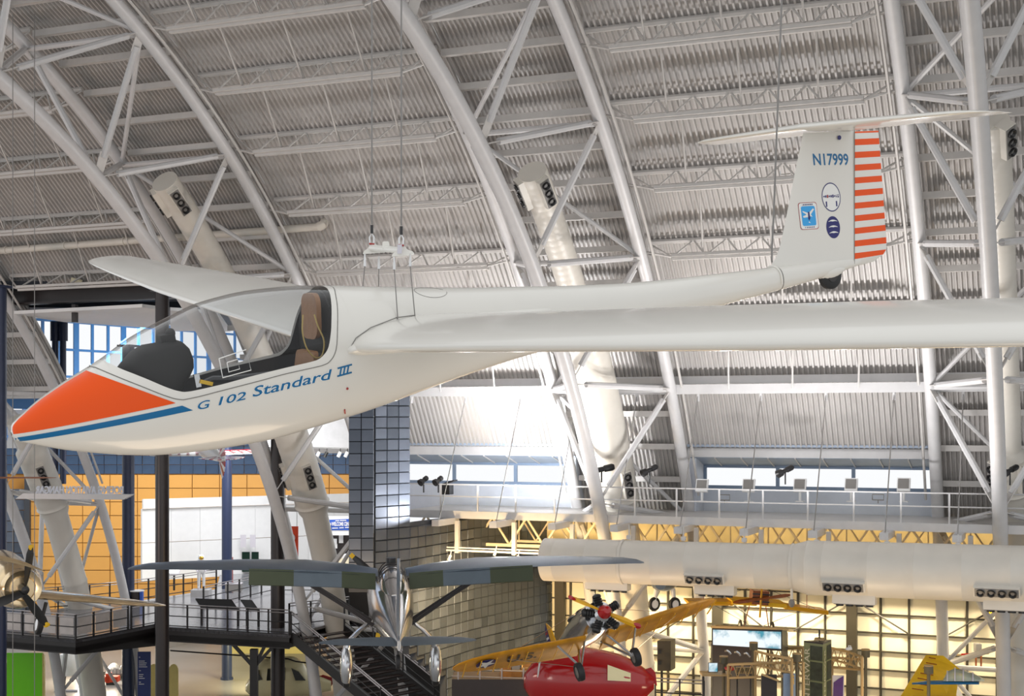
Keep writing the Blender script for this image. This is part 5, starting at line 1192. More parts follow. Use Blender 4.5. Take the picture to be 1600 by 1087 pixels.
part('spinner', MB().lathe([(-.5, 0), (-.4, .12), (-.1, .2), (.1, .2)], (0, 0, -.05), (1, 0, 0), 18), M['silver'], ly, True)
# -- yellow winged silver trainer with a radial engine and red spinner
pt = thing('trainer_aircraft', 'yellow winged trainer with red spinner and five black cylinders, banking before the tiled wall', 'aircraft', M=pose(38, math.radians(102), -.34, -.21, 943, 957))
part('fuselage', body([(.45, .42, -.42, .42), (.9, .46, -.46, .45), (1.6, .48, -.5, .42), (2.8, .42, -.48, .38), (4.4, .25, -.3, .26), (5.8, .12, -.12, .10), (6.4, .08, -.04, .03)]), M['silver'], pt, True)
for x in (1.9, 2.9): part('cockpit_opening', MB().sphere((x, 0, .44), .26, (1.3, .8, .35)), M['black'], pt, True)
part('crankcase', MB().lathe([(-.25, .10), (-.12, .24), (.2, .27), (.5, .33)], (.2, 0, 0), (1, 0, 0), 20), M['silver'], pt, True)
for k_ in range(5):
    a = math.radians(90+72*k_); c = Vector((.18, math.cos(a), math.sin(a))); u_ = Vector((0, math.cos(a), math.sin(a)))
    cy = part('engine_cylinder', MB().lathe([(.22+.0, .12)]+[(.24+.035*j, .13 if j % 2 else .105) for j in range(8)]+[(.54, .12), (.58, .06)], (.18, 0, 0), u_, 14), M['black'], pt, True)
    part('exhaust_pipe', MB().tube([Vector((.2, 0, 0))+u_*.52, Vector((.42, 0, 0))+u_*.55, Vector((.6, 0, 0))+u_*.42], .045, 8), M['chrome'], cy, True)
part('spinner', MB().lathe([(-.32, 0), (-.29, .10), (-.18, .17), (0, .20), (.02, .0)], (-.1, 0, 0), (1, 0, 0), 20), M['red_gloss'], pt, True)
for s_ in (1, -1):
    u_ = Vector((0, s_*.80, s_*.60)); u_.normalize()
    bl = part('propeller_blade', blade(Vector((-.12, 0, 0))+u_*.12, Vector((-.12, 0, 0))+u_*1.08, .085), M['yellow_fab'], pt, True)
    part('blade_tip', blade(Vector((-.125, 0, 0))+u_*.86, Vector((-.125, 0, 0))+u_*1.10, .08), M['red_gloss'], bl, True, label='red blade tip')
    part('wing', wingm([(.35, 1.1, 1.45, -.48), (1.9, 1.15, 1.35, -.36), (3.0, 1.25, 1.2, -.28), (3.6, 1.45, .95, -.23), (3.95, 1.7, .6, -.2), (4.1, 1.95, .2, -.19)], s_, .2), M['yellow_old'], pt, True, ang=60)
    for k_ in range(8):
        y = .7+.45*k_; part('wing_rib', MB().beam((1.3, s_*y, -.48+.07*y*.9-.03), (2.3, s_*y, -.48+.07*y*.9-.24), .03, .02), M['yellow_fab'], pt, True, smooth=False)
    for (q0, q1) in (((1.35, s_*.35, -.45), (1.0, s_*.8, -1.25)), ((2.1, s_*.35, -.5), (1.1, s_*.8, -1.25)), ((1.2, s_*1.2, -.42), (1.0, s_*.8, -1.15))): part('gear_strut', MB().tube([q0, q1], .035, 6), M['chrome'], pt, True)
    tyre(pt, (1.0, s_*.86, -1.3), .27, .2)
    part('tailplane', wingm([(.05, 5.6, .8, .08), (.9, 5.75, .6, .08), (1.3, 5.95, .3, .08)], s_), M['yellow_old'], pt, True)
    part('flying_wire', MB().tube([(1.5, s_*.3, .4), (1.6, s_*2.6, -.28)], .008, 4), M['chrome'], pt, True)
    part('flying_wire', MB().tube([(1.1, s_*.7, -1.2), (1.6, s_*2.6, -.38)], .008, 4), M['chrome'], pt, True)
part('fin', MB().prism([(5.5, -.02, .1), (5.7, -.02, .75), (6.05, -.02, .95), (6.05, -.02, -.1)], (0, .04, 0)), M['yellow_fab'], pt, True, smooth=False)
rdr = part('rudder', MB().prism([(6.06, -.02, -.15), (6.06, -.02, .95), (6.35, -.02, .8), (6.5, -.02, .4), (6.4, -.02, .0)], (0, .04, 0)), M['navy'], pt, True, smooth=False)
for k_ in range(5): part('rudder_stripe', MB().box((6.3, 0, .02+.16*k_), (.3, .05, .07)), M['decal_white' if k_ % 2 else 'red'], rdr, True, smooth=False)
# roundel with star on the near wing, and the letters under it
wz = lambda y: -.48+.075*y-.10
def under(cx, cy, pts): return [(cx+a, cy+b, wz(cy+b)+.02) for a, b in pts]
# top surface roundel (the near wing is seen from above)
tz = lambda y: -.48+.075*y-.10
part('roundel', MB().add([(1.75+.3*math.cos(a), 3.2+.3*math.sin(a), tz(3.2+.3*math.sin(a))-.2*(.3*math.cos(a))) for a in np.linspace(0, 2*math.pi, 25)[:-1]], [tuple(range(24))]), M['navy'], pt, True, smooth=False)
part('star', MB().add([(1.75+(.32 if k % 2 == 0 else .13)*math.cos(math.pi*k/5), 3.2+(.32 if k % 2 == 0 else .13)*math.sin(math.pi*k/5), tz(3.2)-.02-.2*(.32 if k % 2 == 0 else .13)*math.cos(math.pi*k/5)) for k in range(10)], [tuple(range(10))]), M['decal_white'], pt, True, smooth=False)
text_on('wing_lettering', 'U.S.', .9, .5, lambda u, v: Vector((1.95-v, 1.7+u*-1+.9, tz(1.8+.9-u)-.02-.2*(.2-v))), M['black'], pt, bold=.02)
# -- early yellow monoplane at the back
ym = thing('pioneer_monoplane', 'small early yellow monoplane with wooden engine nacelle, high before the panel wall', 'aircraft', M=pose(52, math.radians(93), 0, .075, 1187, 945))
for s_ in (1, -1):
    part('wing', MB().loft([[(x, s_*y, z) for x, z in ((0, .0), (.05, .1), (1.3, .02+.1), (1.3, .08), (.05, -.05))] for y in (.1, 1.05)]), M['yellow_lt'], ym, True, smooth=False)
    part('wing', MB().loft([[(x, s_*y, z-.06*(y-1)-.06) for x, z in ((0.1, .0), (.15, .1), (1.2, .1), (1.2, .06), (.15, -.05))] for y in (1.0, 1.9, 2.7)]), M['yellow_fab'], ym, True, smooth=False)
    tyre(ym, (.3, s_*.62, -.95), .32, .06)
    part('gear_strut', MB().tube([(.3, s_*.3, 0), (.3, s_*.5, -.95)], .02, 6), M['wood'], ym, True)
    part('rigging_wire', MB().tube([(.3, 0, .7), (.3, s_*2.2, 0)], .008, 4), M['black_metal'], ym, True); part('rigging_wire', MB().tube([(.3, s_*.3, -.8), (.3, s_*2.0, 0)], .01, 4), M['black_metal'], ym, True)
part('axle', MB().tube([(.3, -.62, -.95), (.3, .62, -.95)], .03, 6), M['wood'], ym, True)
part('engine_nacelle', MB().box((.2, 0, .28), (.6, .62, .52)), M['wood'], ym, True, smooth=False)
for z in (.14, .28, .42): part('slat', MB().box((-.12, 0, z), (.04, .66, .05)), M['column'], ym, True, smooth=False)
part('king_post', MB().tube([(-.15, 0, -.45), (-.15, 0, .95)], .04, 6), M['yellow_fab'], ym, True)
for s_ in (1, -1): part('propeller_blade', blade((-.3, 0, .28), (-.3, s_*1.1, .28+s_*-.22), .09), M['wood'], ym, True)
for y in (-1.9, 2.1): q = ym.matrix_world @ Vector((.3, y, 0)); tag(part('hanging_strap', MB().beam(q, q+Vector((0, 0, 2.2)), .04, .02), M['wood']), 'thin brown strap holding the %s wing of the small yellow monoplane' % ('right' if y < 0 else 'left'), 'strap')
# -- silver aircraft whose wheels hang below the duct
sv = thing('silver_aircraft', 'silver aircraft with two strutted wheels half hidden behind the large duct', 'aircraft', M=pose(51, math.radians(75), 0, 0, 1036, 916))
part('fuselage', body([(-.6, .3, -.05, .2), (0, .45, -.18, .45), (1.5, .5, -.2, .5), (4, .3, -.1, .3), (5.5, .2, .0, .1)]), M['silver_blue'], sv, True)
for s_ in (1, -1):
    part('wing', wingm([(.3, .2, 1.4, .3), (2.6, .4, 1.1, .3), (3.6, .8, .5, .3)], s_), M['silver_blue'], sv, True)
for y, x in ((.32, -.05), (-.42, .1)):
    part('gear_leg', MB().tube([(x+.1, y*.8, -.1), (x, y, -.62)], [.09, .06], 8), M['decal_white'], sv, True); part('gear_strut', MB().tube([(x+.9, y*.6, -.1), (x, y, -.6)], .03, 6), M['decal_white'], sv, True)
    tyre(sv, (x, y, -.66), .27, .13, (math.cos(.5), math.sin(.5)+.6, 0), 'white')
# -- red cabin aircraft below the trainer
rd_ = thing('red_aircraft', 'glossy red rounded aircraft body at the bottom edge below the yellow trainer', 'aircraft', M=pose(46, math.radians(172), 0, 0, 1022, 1062))
part('fuselage', body([(0, .1, -.3, .1), (.4, .45, -.7, .5), (1.2, .85, -1.0, .8), (2.4, 1.05, -1.2, .95), (3.4, .95, -1.1, .85), (4.1, .5, -.8, .5), (4.4, .1, -.4, .15)]), M['red_gloss'], rd_, True)
part('cabin_window', MB().loft([[(.75, .6, .32), (.75, .66, .05)], [(1.5, .84, .62), (1.5, .93, .12)]], closed=False, cap=False), M['cream_body'], rd_, True)
part('cheat_line', MB().tube([(3.75+.1*math.sin(a), .75-.1*a, .75-.75*a/1.6) for a in np.linspace(0, 2.2, 14)], .03, 6), M['decal_white'], rd_, True)
part('fin', MB().prism([(-.1, -.03, -.2), (-.05, -.03, .25), (.1, -.03, .42), (.5, -.03, .3)], (0, .06, 0)), M['red_gloss'], rd_, True, smooth=False)
# -- warm lit radial engined aircraft cut by the left edge
gp = thing('fighter_aircraft', 'warm lit metal fighter with bulky cowling, cut by the left edge above the walkway', 'aircraft', M=pose(42, math.radians(122), .03, .17, 37, 920))
part('fuselage', body([(.1, .35, -.35, .35), (.3, .55, -.55, .55), (.8, .74, -.72, .70), (1.6, .78, -.75, .72), (3.2, .85, -.6, .6), (6, .4, -.3, .3), (7.5, .2, 0, .1)]), M['silver_warm_lit'], gp, True)
part('cowl_ring', MB().lathe([(-.05, .42), (-.12, .56), (.05, .62), (.3, .6)], (.2, 0, 0), (1, 0, 0), 28), M['silver_warm_lit'], gp, True)
part('prop_hub', MB().lathe([(-.3, .0), (-.25, .12), (0, .16), (.1, .16)], (0, 0, 0), (1, 0, 0), 16), M['black'], gp, True)
for a in (math.radians(92), math.radians(-50), math.radians(212)):
    bl = part('propeller_blade', blade((-.15, .1*math.cos(-a), .1*math.sin(a)), (-.15, -1.35*math.cos(a), 1.35*math.sin(a)), .15), M['prop_black'], gp, True)
    part('blade_tip', blade((-.155, -1.22*math.cos(a), 1.22*math.sin(a)), (-.155, -1.38*math.cos(a), 1.38*math.sin(a)), .11), M['yellow_tag'], bl, True, label='yellow blade tip')
for s_ in (1, -1):
    part('wing', wingm([(.5, 1.2, 2.2, -.40), (2.0, 1.25, 1.9, -.36), (4.0, 1.45, 1.4, -.32), (4.9, 1.75, .9, -.30), (5.25, 2.1, .35, -.30)], s_), M['silver_warm_lit'], gp, True, ang=60)
    part('gear_leg', MB().tube([(1.4, s_*1.1, -.5), (1.2, s_*1.0, -1.1)], .06, 8), M['black_metal'], gp, True); tyre(gp, (1.2, s_*.95, -1.2), .32, .2)
gw = part('spare_blade', MB().loft([[atd(px, y_+dy*w_, 39.5+dd*w_) for dy, dd in ((-3.5, 0), (0, .05), (3.5, 0), (0, -.05))] for px, y_, w_ in ((-30, 867, 1), (10, 873, 1.1), (40, 881, .9), (70, 892, .15))]), M['silver_warm_lit']); tag(gw, 'slender metal wing tip crossing in front of the fighter cowling', 'wing')
gw = part('slim_wing_edge', MB().loft([[atd(px, 746+dy*w_, 38+dd*w_) for dy, dd in ((-1.4, 0), (0, .3), (1.4, 0), (0, -.3))] for px, w_ in ((-40, 1), (60, 1), (88, .3))]), M['wood']); tag(gw, 'thin brown wing edge poking in from the left, above the raised letters', 'wing')
# -- red and white sunburst aerobatic aircraft far behind the nose
sb = thing('sunburst_aircraft', 'small aerobatic aircraft with red and white sunburst tail below the glider belly', 'aircraft', M=pose(70, math.radians(-62), -.12, .02, 320, 702))
part('fuselage', body([(-1.5, .3, -.3, .35), (0, .45, -.4, .4), (1.2, .4, -.35, .32), (3.0, .1, -.2, .12), (3.6, .05, -.1, .05)]), M['decal_white'], sb, True)
for s_ in (1, -1):
    wg_ = part('wing', wingm([(.2, -.5, 1.1, -.25), (2.4, -.4, .9, -.22), (2.8, -.2, .5, -.22)], s_), M['decal_white'], sb, True)
    part('wing_edge', MB().tube([(-.5, s_*.25, -.22), (-.42, s_*2.4, -.18), (-.2, s_*2.8, -.2)], .07, 6), M['red_gloss'], sb, True)
    for k_ in range(5): part('sunburst_ray', MB().prism([(-.3, s_*(.4+.42*k_), -.12), (.5, s_*(.45+.46*k_), -.14), (.5, s_*(.6+.46*k_), -.14)], (0, 0, .02)), M['red_gloss'], sb, True, smooth=False)
def fan(c, e1, e2, a0, a1, r, n, par):
    for k_ in range(n):
        b0_, b1_ = a0+(a1-a0)*k_/n, a0+(a1-a0)*(k_+1)/n; c = Vector(c); q = [c+Vector(e1)*r*math.cos(b)+Vector(e2)*r*math.sin(b) for b in (b0_, b1_)]; nn_ = Vector(e1).cross(Vector(e2)).normalized()*.03
        part('tail_ray', MB().prism([c]+q, nn_), M['red_gloss' if k_ % 2 else 'decal_white'], par, True, smooth=False)
fan((2.5, 0, .0), (1, 0, 0), (0, 1, 0), -1.1, 1.1, 1.3, 14, sb); fan((2.6, 0, -.05), (1, 0, 0), (0, 0, 1), -1.0, 1.2, 1.15, 9, sb)
# -- cream light aircraft on the lower floor
ca = thing('cabin_aircraft', 'cream cabin aircraft with dark windows on the lower floor behind the forked post', 'aircraft', M=pose(68, math.radians(8), 0, 0, 384, 1060))
part('fuselage', body([(0, -.25, -.6, .3), (.25, .1, -.8, .6), (.6, .75, -.9, .8), (1.0, .98, -.95, .9), (2.2, 1.05, -.95, .9), (2.8, .75, -.9, .7), (3.1, .2, -.9, .5), (3.6, .05, -.8, .4), (4.2, -.2, -.7, .2)], 24, 2.6), M['cream_body'], ca, True)
for q in ([(.62, .55), (.85, .1), (.35, .0), (.42, .12)], [(1.1, .62), (1.95, .66), (1.95, .05), (1.05, .05)], [(2.25, .62), (2.6, .45), (2.95, .0), (2.45, .02)]):
    part('cabin_window', MB().prism([(x, -.93, z) for x, z in q], (0, .3, 0)), M['glass_dark'], ca, True, smooth=False)
part('fin', MB().prism([(3.5, -.05, 0), (3.8, -.05, .1), (4.4, -.05, -.1), (4.2, -.05, -.5)], (0, .1, 0)), M['red'], ca, True, smooth=False)
q_ = ca.matrix_world
for x in (.8, 2.6): part('landing_gear', MB().tube([(x, -.3, -.9), (x, -.3, -1.5+.0)], .08, 8), M['chrome'], ca, True)
# -- yellow wing and glazed nose at the lower right
yw = thing('yellow_wing', 'bright yellow fabric wing with dark wrinkles at the lower right bottom edge', 'wing', atd(1440, 1050, 47))
q0 = [atd(1400, 1100, 45), atd(1447, 1023, 49), atd(1474, 1024, 49), atd(1500, 1045, 48.5), atd(1492, 1100, 45)]
part('wing_skin', MB().prism(q0, cam2w(0, .12, -.05)), M['yellow_lt'], yw, smooth=False)
for k_ in range(7):
    u = k_/7; a = atd(1447-34*u, 1026+70*u*.8, 48.7-3*u); b = atd(1490, 1034+60*u, 48.4-3*u); part('rib_line', MB().tube([a.lerp(b, .1), a.lerp(b, .35+.1*(k_ % 2))], .02, 5), M['wood'], yw)
gn = thing('glazed_nose', 'clear ribbed aircraft nose glazing beside the yellow wing at the bottom edge', 'aircraft part', atd(1500, 1066, 45))
part('glazing', MB().loft([[atd(px, 1064-13*math.sin(a_)*w_, 45-.5*math.cos(a_)) for a_ in np.linspace(0, math.pi, 10)] for px, w_ in ((1474, .3), (1480, 1.2), (1492, 1.55), (1505, 1.4), (1520, 1.0), (1538, .3))], closed=False, cap=False), M['glass_clear'], gn)
for px, w_ in ((1480, 1.2), (1492, 1.55), (1505, 1.4), (1520, 1.0)): part('frame_rib', MB().tube([atd(px, 1064-13.5*math.sin(a_)*w_, 44.98-.5*math.cos(a_)) for a_ in np.linspace(0, math.pi, 12)], .025, 5), M['decal_grey'], gn)
part('nose_skin', MB().loft([[atd(px, 1069-5*math.sin(a_)*w_, 45-.6*math.cos(a_)) for a_ in np.linspace(0, math.pi, 8)] for px, w_ in ((1425, .6), (1450, 1.3), (1490, 1.4), (1530, 1))], closed=False, cap=False), M['gel_blue'], gn)
# ------------------------------------------------------------------ exhibits on the hangar floor at right
M['olive_panel'] = mat('olive exhibit panel', s2l(112, 118, 84), .5, var=.05)
M['olive_dark'] = mat('dark photo print', s2l(44, 52, 40), .5, var=.5, scale=5)
M['truss_tan'] = mat('tan painted exhibit truss', s2l(170, 142, 96), .4, var=.05)
M['can_grey'] = mat('grey olive lamp can', s2l(84, 78, 58), .45, var=.05)
M['letter_pale'] = mat('pale grey lettering', s2l(188, 184, 160), .5, var=0)
sm = bpy.data.materials.new('bright display picture'); sm.use_nodes = True; nt = sm.node_tree; b = nt.nodes['Principled BSDF']
tc = nt.nodes.new('ShaderNodeTexCoord'); no = nt.nodes.new('ShaderNodeTexNoise'); no.inputs['Scale'].default_value = 1.6; no.inputs['Detail'].default_value = 8
rp = nt.nodes.new('ShaderNodeValToRGB'); rp.color_ramp.elements[0].position = .38; rp.color_ramp.elements[0].color = (.03, .30, .42, 1); rp.color_ramp.elements[1].position = .52; rp.color_ramp.elements[1].color = (.85, .95, 1, 1)
nt.links.new(tc.outputs['Object'], no.inputs[0]); nt.links.new(no.outputs[0], rp.inputs[0]); nt.links.new(rp.outputs[0], b.inputs['Emission Color']); b.inputs['Emission Strength'].default_value = 1.0; b.inputs['Base Color'].default_value = (.02, .02, .02, 1)
M['screen'] = sm
def fl(px, d): v = atd(px, 1000, d); v.z = 0; return v
# wide lit display with a dark base
D0 = 50
t = thing('display_case', 'wide lit display with bright blue and white picture before the panel wall', 'display', fl(1168, D0))
q = [atd(1112, 1009, D0), atd(1222, 1017, D0-1.6), atd(1222, 984, D0-1.6), atd(1112, 981, D0)]
part('case_body', MB().prism([v for v in q], cam2w(.3, .6, 0)), M['black'], t, smooth=False)
q2 = [atd(1114, 1007, D0-.08), atd(1220, 1013.5, D0-1.68), atd(1220, 987, D0-1.68), atd(1114, 983.5, D0-.08)]
part('picture', MB().prism(q2, cam2w(.01, .02, 0)), M['screen'], t, smooth=False)
part('case_top', MB().prism([atd(1111, 981, D0), atd(1223, 984, D0-1.6), atd(1232, 985, D0-.9), atd(1120, 979, D0+.7)], (0, 0, .08)), M['truss_tan'], t, smooth=False)
b0, b1 = fl(1113, D0+.1), fl(1182, D0-.9); h = atd(1113, 1008, D0).z
part('case_base', MB().prism([b0, b1, b1+Vector((0, 0, h)), b0+Vector((0, 0, h))], cam2w(0, .4, 0)), M['black'], t, smooth=False)
for px, py in ((1136, 1018), (1151, 1020), (1166, 1022)):
    part('lit_curve', MB().tube([atd(px-3, py-1, D0-1.1), atd(px, py-2, D0-1.2), atd(px+3, py, D0-1.2), atd(px+6, py+4, D0-1.2)], .035, 6), M['chrome'], t)
t = thing('side_case', 'tan sided monitor cabinet right of the wide lit display', 'display', fl(1227, 49)); part('side_panel', MB().prism([atd(1222, 1011, 48.4), atd(1231, 1006, 49.2), atd(1231, 988, 49.2), atd(1222, 984, 48.4)], cam2w(.0, .3, 0)), M['truss_tan'], t, smooth=False)
part('stand', MB().prism([fl(1222, 48.6), fl(1231, 49.2), fl(1231, 49.2)+Vector((0, 0, atd(0, 1007, 49).z)), fl(1222, 48.6)+Vector((0, 0, atd(0, 1010, 49).z))], cam2w(0, .2, 0)), M['black'], t, smooth=False)
# triangular pillar
d_ = 46
A, B, C_ = fl(1256, d_), fl(1286, d_-.5), fl(1299, d_+.25); zt = atd(1270, 1003, d_).z
t = thing('exhibit_pillar', 'tall olive triangular pillar with large vertical lettering and photo prints', 'pillar', (A+B+C_)/3)
part('core', MB().prism([A, B, C_], (0, 0, zt)), M['olive_panel'], t, smooth=False)
part('cap', MB().prism([A+Vector((0, 0, zt)), B+Vector((0, 0, zt)), C_+Vector((0, 0, zt))], (0, 0, .05)), M['column'], t, smooth=False)
part('mast', MB().tube([(A+B+C_)/3+Vector((0, 0, zt)), (A+B+C_)/3+Vector((0, 0, zt+.45))], .03, 6), M['black'], t)
part('mast_plate', MB().box((A+B+C_)/3+Vector((0, 0, zt+.12)), (.3, .3, .06)), M['truss_tan'], t, smooth=False)
def face_fn(P, Q, off=.01):
    e = (Q-P).normalized(); nn_ = Vector((e.y, -e.x, 0)); return lambda u, z: P+e*u+Vector((0, 0, z))+nn_*off, (Q-P).length
for (P, Q, u0, u1) in ((A, B, .34, .97), (B, C_, .42, .97)):
    fnp, L = face_fn(P, Q)
    for k_, (za, zb__) in enumerate(((.08, .55), (.62, 1.22), (1.3, 1.9), (2.0, 2.8), (2.9, 3.8))):
        part('photo_print', MB().add([fnp(L*u0, zt-zb__), fnp(L*u1, zt-zb__), fnp(L*u1, zt-za), fnp(L*u0, zt-za)], [(0, 1, 2, 3)]), M['olive_dark'], t, smooth=False)
        part('print_rail', MB().beam(fnp(0, zt-zb__-.04), fnp(L, zt-zb__-.04), .03, .04), M['olive_panel'], t, smooth=False)
    w0 = .20 if P is A else .11
    fn2, _ = face_fn(P, Q, .03); text_on('lettering', 'INTERWAR', 1.85, w0, lambda u, v, fn2=fn2, L=L: fn2(L*.03+.02+(w0-v), zt-2.02+u), M['letter_pale'], t, local=False, bold=.01)
# lamp cans on posts
for px, py, d_, lab in ((1177.5, 1009.5, 47, 'tan lamp can on a post in front of the wide lit display'), (1131, 1031, 47, 'tan lamp can on a post left of the exhibit truss'), (1245, 1027, 45, 'dark lamp can on a post just left of the triangular pillar'), (1352.5, 1020.5, 47, 'dark lamp can on a post right of the triangular pillar'), (1451, 1046, 44, 'dark lamp can on a post in front of the yellow wing')):
    c = atd(px, py, d_); t = thing('lamp_post', lab, 'lamp post', (c.x, c.y, 0)); r_ = .145
    part('can', MB().lathe([(-.12, 0), (-.12, r_), (.12, r_), (.12, 0)], c, (0, 0, 1), 20), M['can_grey'], t, ang=30); part('can_lid', MB().lathe([(.12, 0), (.12, r_*1.03), (.145, r_*1.03), (.145, 0)], c, (0, 0, 1), 20), M['truss_tan'], t, ang=30)
    part('post', MB().tube([c-Vector((0, 0, .12)), (c.x, c.y, 0)], .055, 10), M['can_grey'], t); part('foot', MB().box((c.x, c.y, .03), (.35, .35, .06)), M['black'], t, smooth=False)
# curved exhibit trusses
def ex_truss(name, lab, pts, depth=.45, n=14):
    t = thing(name, lab, 'truss', pts[0]); P = [Vector(p) for p in pts]
    def at(u):
        x = u*(len(P)-1); i = min(int(x), len(P)-2); return P[i].lerp(P[i+1], x-i)
    cs = [at(k/n) for k in range(n+1)]
    part('top_chord', MB().tube(cs, .045, 8), M['truss_tan'], t); part('bottom_chord', MB().tube([c-Vector((0, 0, depth)) for c in cs], .04, 8), M['truss_tan'], t)
    for k in range(n):
        a, b = (cs[k], cs[k+1]-Vector((0, 0, depth))) if k % 2 else (cs[k]-Vector((0, 0, depth)), cs[k+1]); part('lattice_bar', MB().tube([a, b], .018, 5), M['truss_tan'], t)
    for c in (cs[0], cs[-1]): part('leg', MB().tube([c, (c.x, c.y, 0)], .05, 8), M['truss_tan'], t)
ex_truss('exhibit_truss', 'tan lattice truss curving left of the pillar, upper one', [atd(1180, 1017, 46.5), atd(1205, 1023, 45.5), atd(1237, 1029, 44.5)])
ex_truss('exhibit_truss', 'tan lattice truss running level below the wide lit display', [atd(1138, 1038, 46.5), atd(1190, 1036, 45.5), atd(1255, 1034, 45)])
ex_truss('exhibit_truss', 'tan lattice truss reaching from behind the pillar towards the panel wall', [atd(1200, 1014, 50), atd(1255, 1012, 49)], .35, 10)
ex_truss('exhibit_truss', 'tan curved lattice truss right of the pillar', [atd(1298, 1012, 48), atd(1325, 1018, 46.5), atd(1347, 1026, 45.5)], .40, 10)
ex_truss('exhibit_truss', 'low tan truss right of the pillar near the bottom edge', [atd(1300, 1027, 48.5), atd(1347, 1030, 46)], .35, 8)
# projector with lamp head on the curved truss
t = thing('projector', 'small white projector lamp on top of the right curved truss', 'projector', atd(1326, 1017, 46.8)); c = atd(1326, 1014.5, 46.8)
part('projector_body', MB().tube([c+cam2w(-.1, 0, 0), c+cam2w(.1, 0, .05)], .06, 10), M['white'], t); part('hook', MB().tube([c, c+Vector((0, 0, .14)), c+cam2w(.08, 0, .12)], .02, 6), M['white'], t)
# dark loudspeaker cabinet
t = thing('speaker_cabinet', 'tall dark green cabinet with square vents left of the wide lit display', 'cabinet', fl(1040, 53))
q = [atd(1027, 1048, 52.5), atd(1048, 1048, 52.5), atd(1048, 1001, 52.5), atd(1027, 1001, 52.5)]
part('cabinet_body', MB().prism(q, cam2w(.25, .6, 0)), M['mullion'], t, smooth=False)
for py in (1018, 1035): part('vent', MB().box(atd(1030.5, py, 52.4), (.14, .05, .14), Rc), M['black'], t, smooth=False)
part('stand_leg', MB().tube([atd(1034, 1048, 52.7), (fl(1034, 52.7))], .05, 8), M['black'], t); part('stand_foot', MB().box(fl(1034, 52.7)+Vector((0, 0, .04)), (.7, .7, .08)), M['black'], t, smooth=False)
# floor railing, table, small monitor, signs
railing('railing', 'black floor railing behind the red aircraft before the panel wall', [atd(1024, 1062, 50)-Vector((0, 0, 1.0)), atd(1100, 1066, 50)-Vector((0, 0, 1.0))], step=1.0)
t = thing('exhibit_table', 'tan exhibit table with a small picture monitor beneath the wide lit display', 'table', fl(1120, 47))
c = atd(1118, 1052, 47); part('table_top', MB().box(c, (1.0, .7, .06), Rc), M['truss_tan'], t, smooth=False)
for dx_ in (-.42, .42): part('leg', MB().tube([c+cam2w(dx_, 0, 0), Vector(((c+cam2w(dx_, 0, 0)).x, (c+cam2w(dx_, 0, 0)).y, 0))], .04, 6), M['black'], t)
t = board('monitor', 1108, 1036, 1121, 1049, 46.8, 'screen', 'small monitor with a blue and brown picture on the exhibit table', 'monitor', .05)
part('bezel', MB().prism([atd(1107, 1050, 46.86), atd(1122, 1050, 46.86), atd(1122, 1035, 46.86), atd(1107, 1035, 46.86)], cam2w(0, .06, 0)), M['black'], t, smooth=False)
o = part('red_model', MB().sphere(atd(1140, 1044, 46.6), .12, (1.6, .8, .7)), M['red_gloss']); part('model_stand', MB().tube([atd(1140, 1045, 46.6), Vector((atd(1140, 1045, 46.6).x, atd(1140, 1045, 46.6).y, 0))], .03, 6), M['black'], o); tag(o, 'small red rounded model beside the small monitor', 'model')
t = board('light_box', 1150, 1042, 1175, 1052, 46.5, 'truss_tan', 'pale tan slatted panel under the exhibit truss', 'panel', .08)
for px in (1152, 1173): v = atd(px, 1052, 46.53); part('leg', MB().tube([v, Vector((v.x, v.y, 0))], .03, 6), M['black'], t)
for k in range(6): part('slat', MB().beam(atd(1152+4*k, 1051, 46.46), atd(1155+4*k, 1043, 46.46), .03, .03), M['can_grey'], t, smooth=False)
t = board('hall_sign', 1224, 1052, 1243, 1090, 44.6, 'frame_blue', 'blue grey sign board with vertical yellow lettering left of the pillar', 'sign', .06)
o = text_on('lettering', 'SIM', 1.0, .12, lambda u, v: atd(1241-v/.12*4, 1069-u/1.0*14, 44.55), M['yellow_tag'], t, local=False, bold=.02)
t = board('purple_banner', 1301, 1055, 1319, 1090, 47, 'decal_grey', 'white and purple banner right of the pillar at the bottom edge', 'banner', .05)
M['purple'] = mat('deep purple print', s2l(70, 20, 110), .5, var=.2)
part('purple_field', MB().prism([atd(1302, 1090, 46.97), atd(1317, 1090, 46.97), atd(1318, 1056, 46.97), atd(1310, 1061, 46.97), atd(1303, 1066, 46.97)], cam2w(0, .02, 0)), M['purple'], t, smooth=False)
t = board('dark_panel', 1190, 1054, 1214, 1090, 44.8, 'column', 'dark brown slanted panel with tan edge near the bottom, left of the blue grey sign', 'panel', .1)
part('panel_edge', MB().beam(atd(1190, 1053, 44.7), atd(1216, 1063, 44.7), .06, .06), M['truss_tan'], t, smooth=False)
t = thing('glider_model', 'small propeller frame hanging flat in front of the wall at right, tan and red', 'model', atd(1510, 1022, 54))
part('top_bar', MB().beam(atd(1490, 1023, 54), atd(1545, 1021, 54), .05, .05), M['truss_tan'], t, smooth=False); part('red_strip', MB().beam(atd(1502, 1022, 53.9), atd(1525, 1021, 53.9), .06, .06), M['red_gloss'], t, smooth=False)
part('grey_box', MB().prism([atd(1525, 1019, 54), atd(1534, 1019, 54), atd(1534, 1006, 54), atd(1525, 1006, 54)], cam2w(0, .3, 0)), M['grey_plate'], t, smooth=False)
for px in (1525, 1533): part('drop_leg', MB().tube([atd(px, 1023, 54), atd(px, 1048, 54)], .04, 6), M['wood'], t)
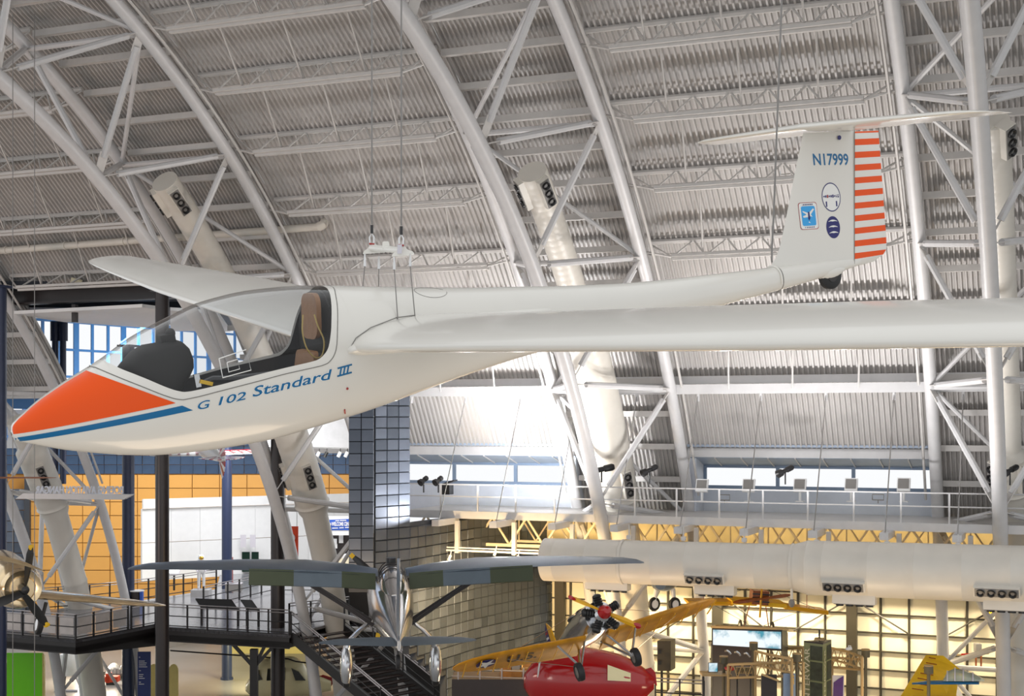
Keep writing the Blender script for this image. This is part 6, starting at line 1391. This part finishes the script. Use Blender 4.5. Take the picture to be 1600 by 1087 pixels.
for (a_, b_, lab) in (((1541, 952), (1555, 958), 'short orange yellow board end left of the big upright duct'), ((1591, 983), (1610, 990), 'short orange board end at the right edge beyond the duct')):
    o = part('orange_wing_end', MB().prism([atd(a_[0], b_[1], 54), atd(b_[0], b_[1], 54), atd(b_[0], a_[1], 54), atd(a_[0], a_[1], 54)], cam2w(0, .5, 0)), M['yellow_fab'], None, smooth=False); tag(o, lab, 'wing')
t = thing('pendant_lamp', 'grey drop shaped pendant lamp below the duct', 'lamp', atd(1237, 941, 47)); c = atd(1237, 941, 47)
part('lamp_bulb', MB().lathe([(-.17, 0), (-.15, .06), (-.05, .11), (.05, .10), (.12, .04)], c, (0, 0, 1), 16), M['grey_plate'], t); part('lamp_bracket', MB().tube([c+Vector((0, 0, .1)), c+Vector((0, 0, .55))], .05, 6), M['duct'], t)

# dark display platform with crates behind the trainer's wing
p0, p1 = fl(706, 50.5), fl(842, 50.5); zt2 = atd(780, 1061, 50.5).z
t = thing('display_platform', 'dark display platform with thin metal rails below the left wing of the trainer', 'platform', (p0+p1)/2)
part('platform_body', MB().prism([p0, p1, p1+Vector((0, 0, zt2)), p0+Vector((0, 0, zt2))], cam2w(0, 1.6, 0)), M['column'], t, smooth=False)
for z in (.12, .38): part('rail', MB().tube([p0+Vector((0, 0, zt2+z)), p1+Vector((0, 0, zt2+z-.1))], .025, 6), M['rail_steel'], t)
for k in range(4): v = p0.lerp(p1, (k+.3)/4); part('post', MB().beam(v+Vector((0, 0, zt2)), v+Vector((0, 0, zt2+.4)), .06, .05), M['rail_steel'], t, smooth=False)
M['crate_wood'] = mat('brown crate wood', s2l(150, 104, 46), .6, var=.15, scale=5)
for px, w_, z_, h_, lab in ((790, .42, 0, .42, 'left brown crate on the dark display platform'), (807, .40, 0, .26, 'middle low brown crate on the dark display platform'), (827, .52, 0, .36, 'right brown crate on the dark display platform'), (806, .30, .27, .26, 'small grey box standing on the middle brown crate'), (826, .46, .37, .22, 'top brown crate stacked on the right one')):
    v = fl(px, 51.2)+Vector((0, 0, zt2+z_)); t = thing('crate', lab, 'crate', v, 'crates on the display platform')
    part('crate_body', MB().box(v+Vector((0, 0, h_/2)), (w_, .5, h_), Rc), M['grey_plate' if 'grey' in lab else 'crate_wood'], t, smooth=False); part('crate_lid', MB().box(v+Vector((0, 0, h_-.02)), (w_+.03, .53, .04), Rc), M['truss_tan'], t, smooth=False)
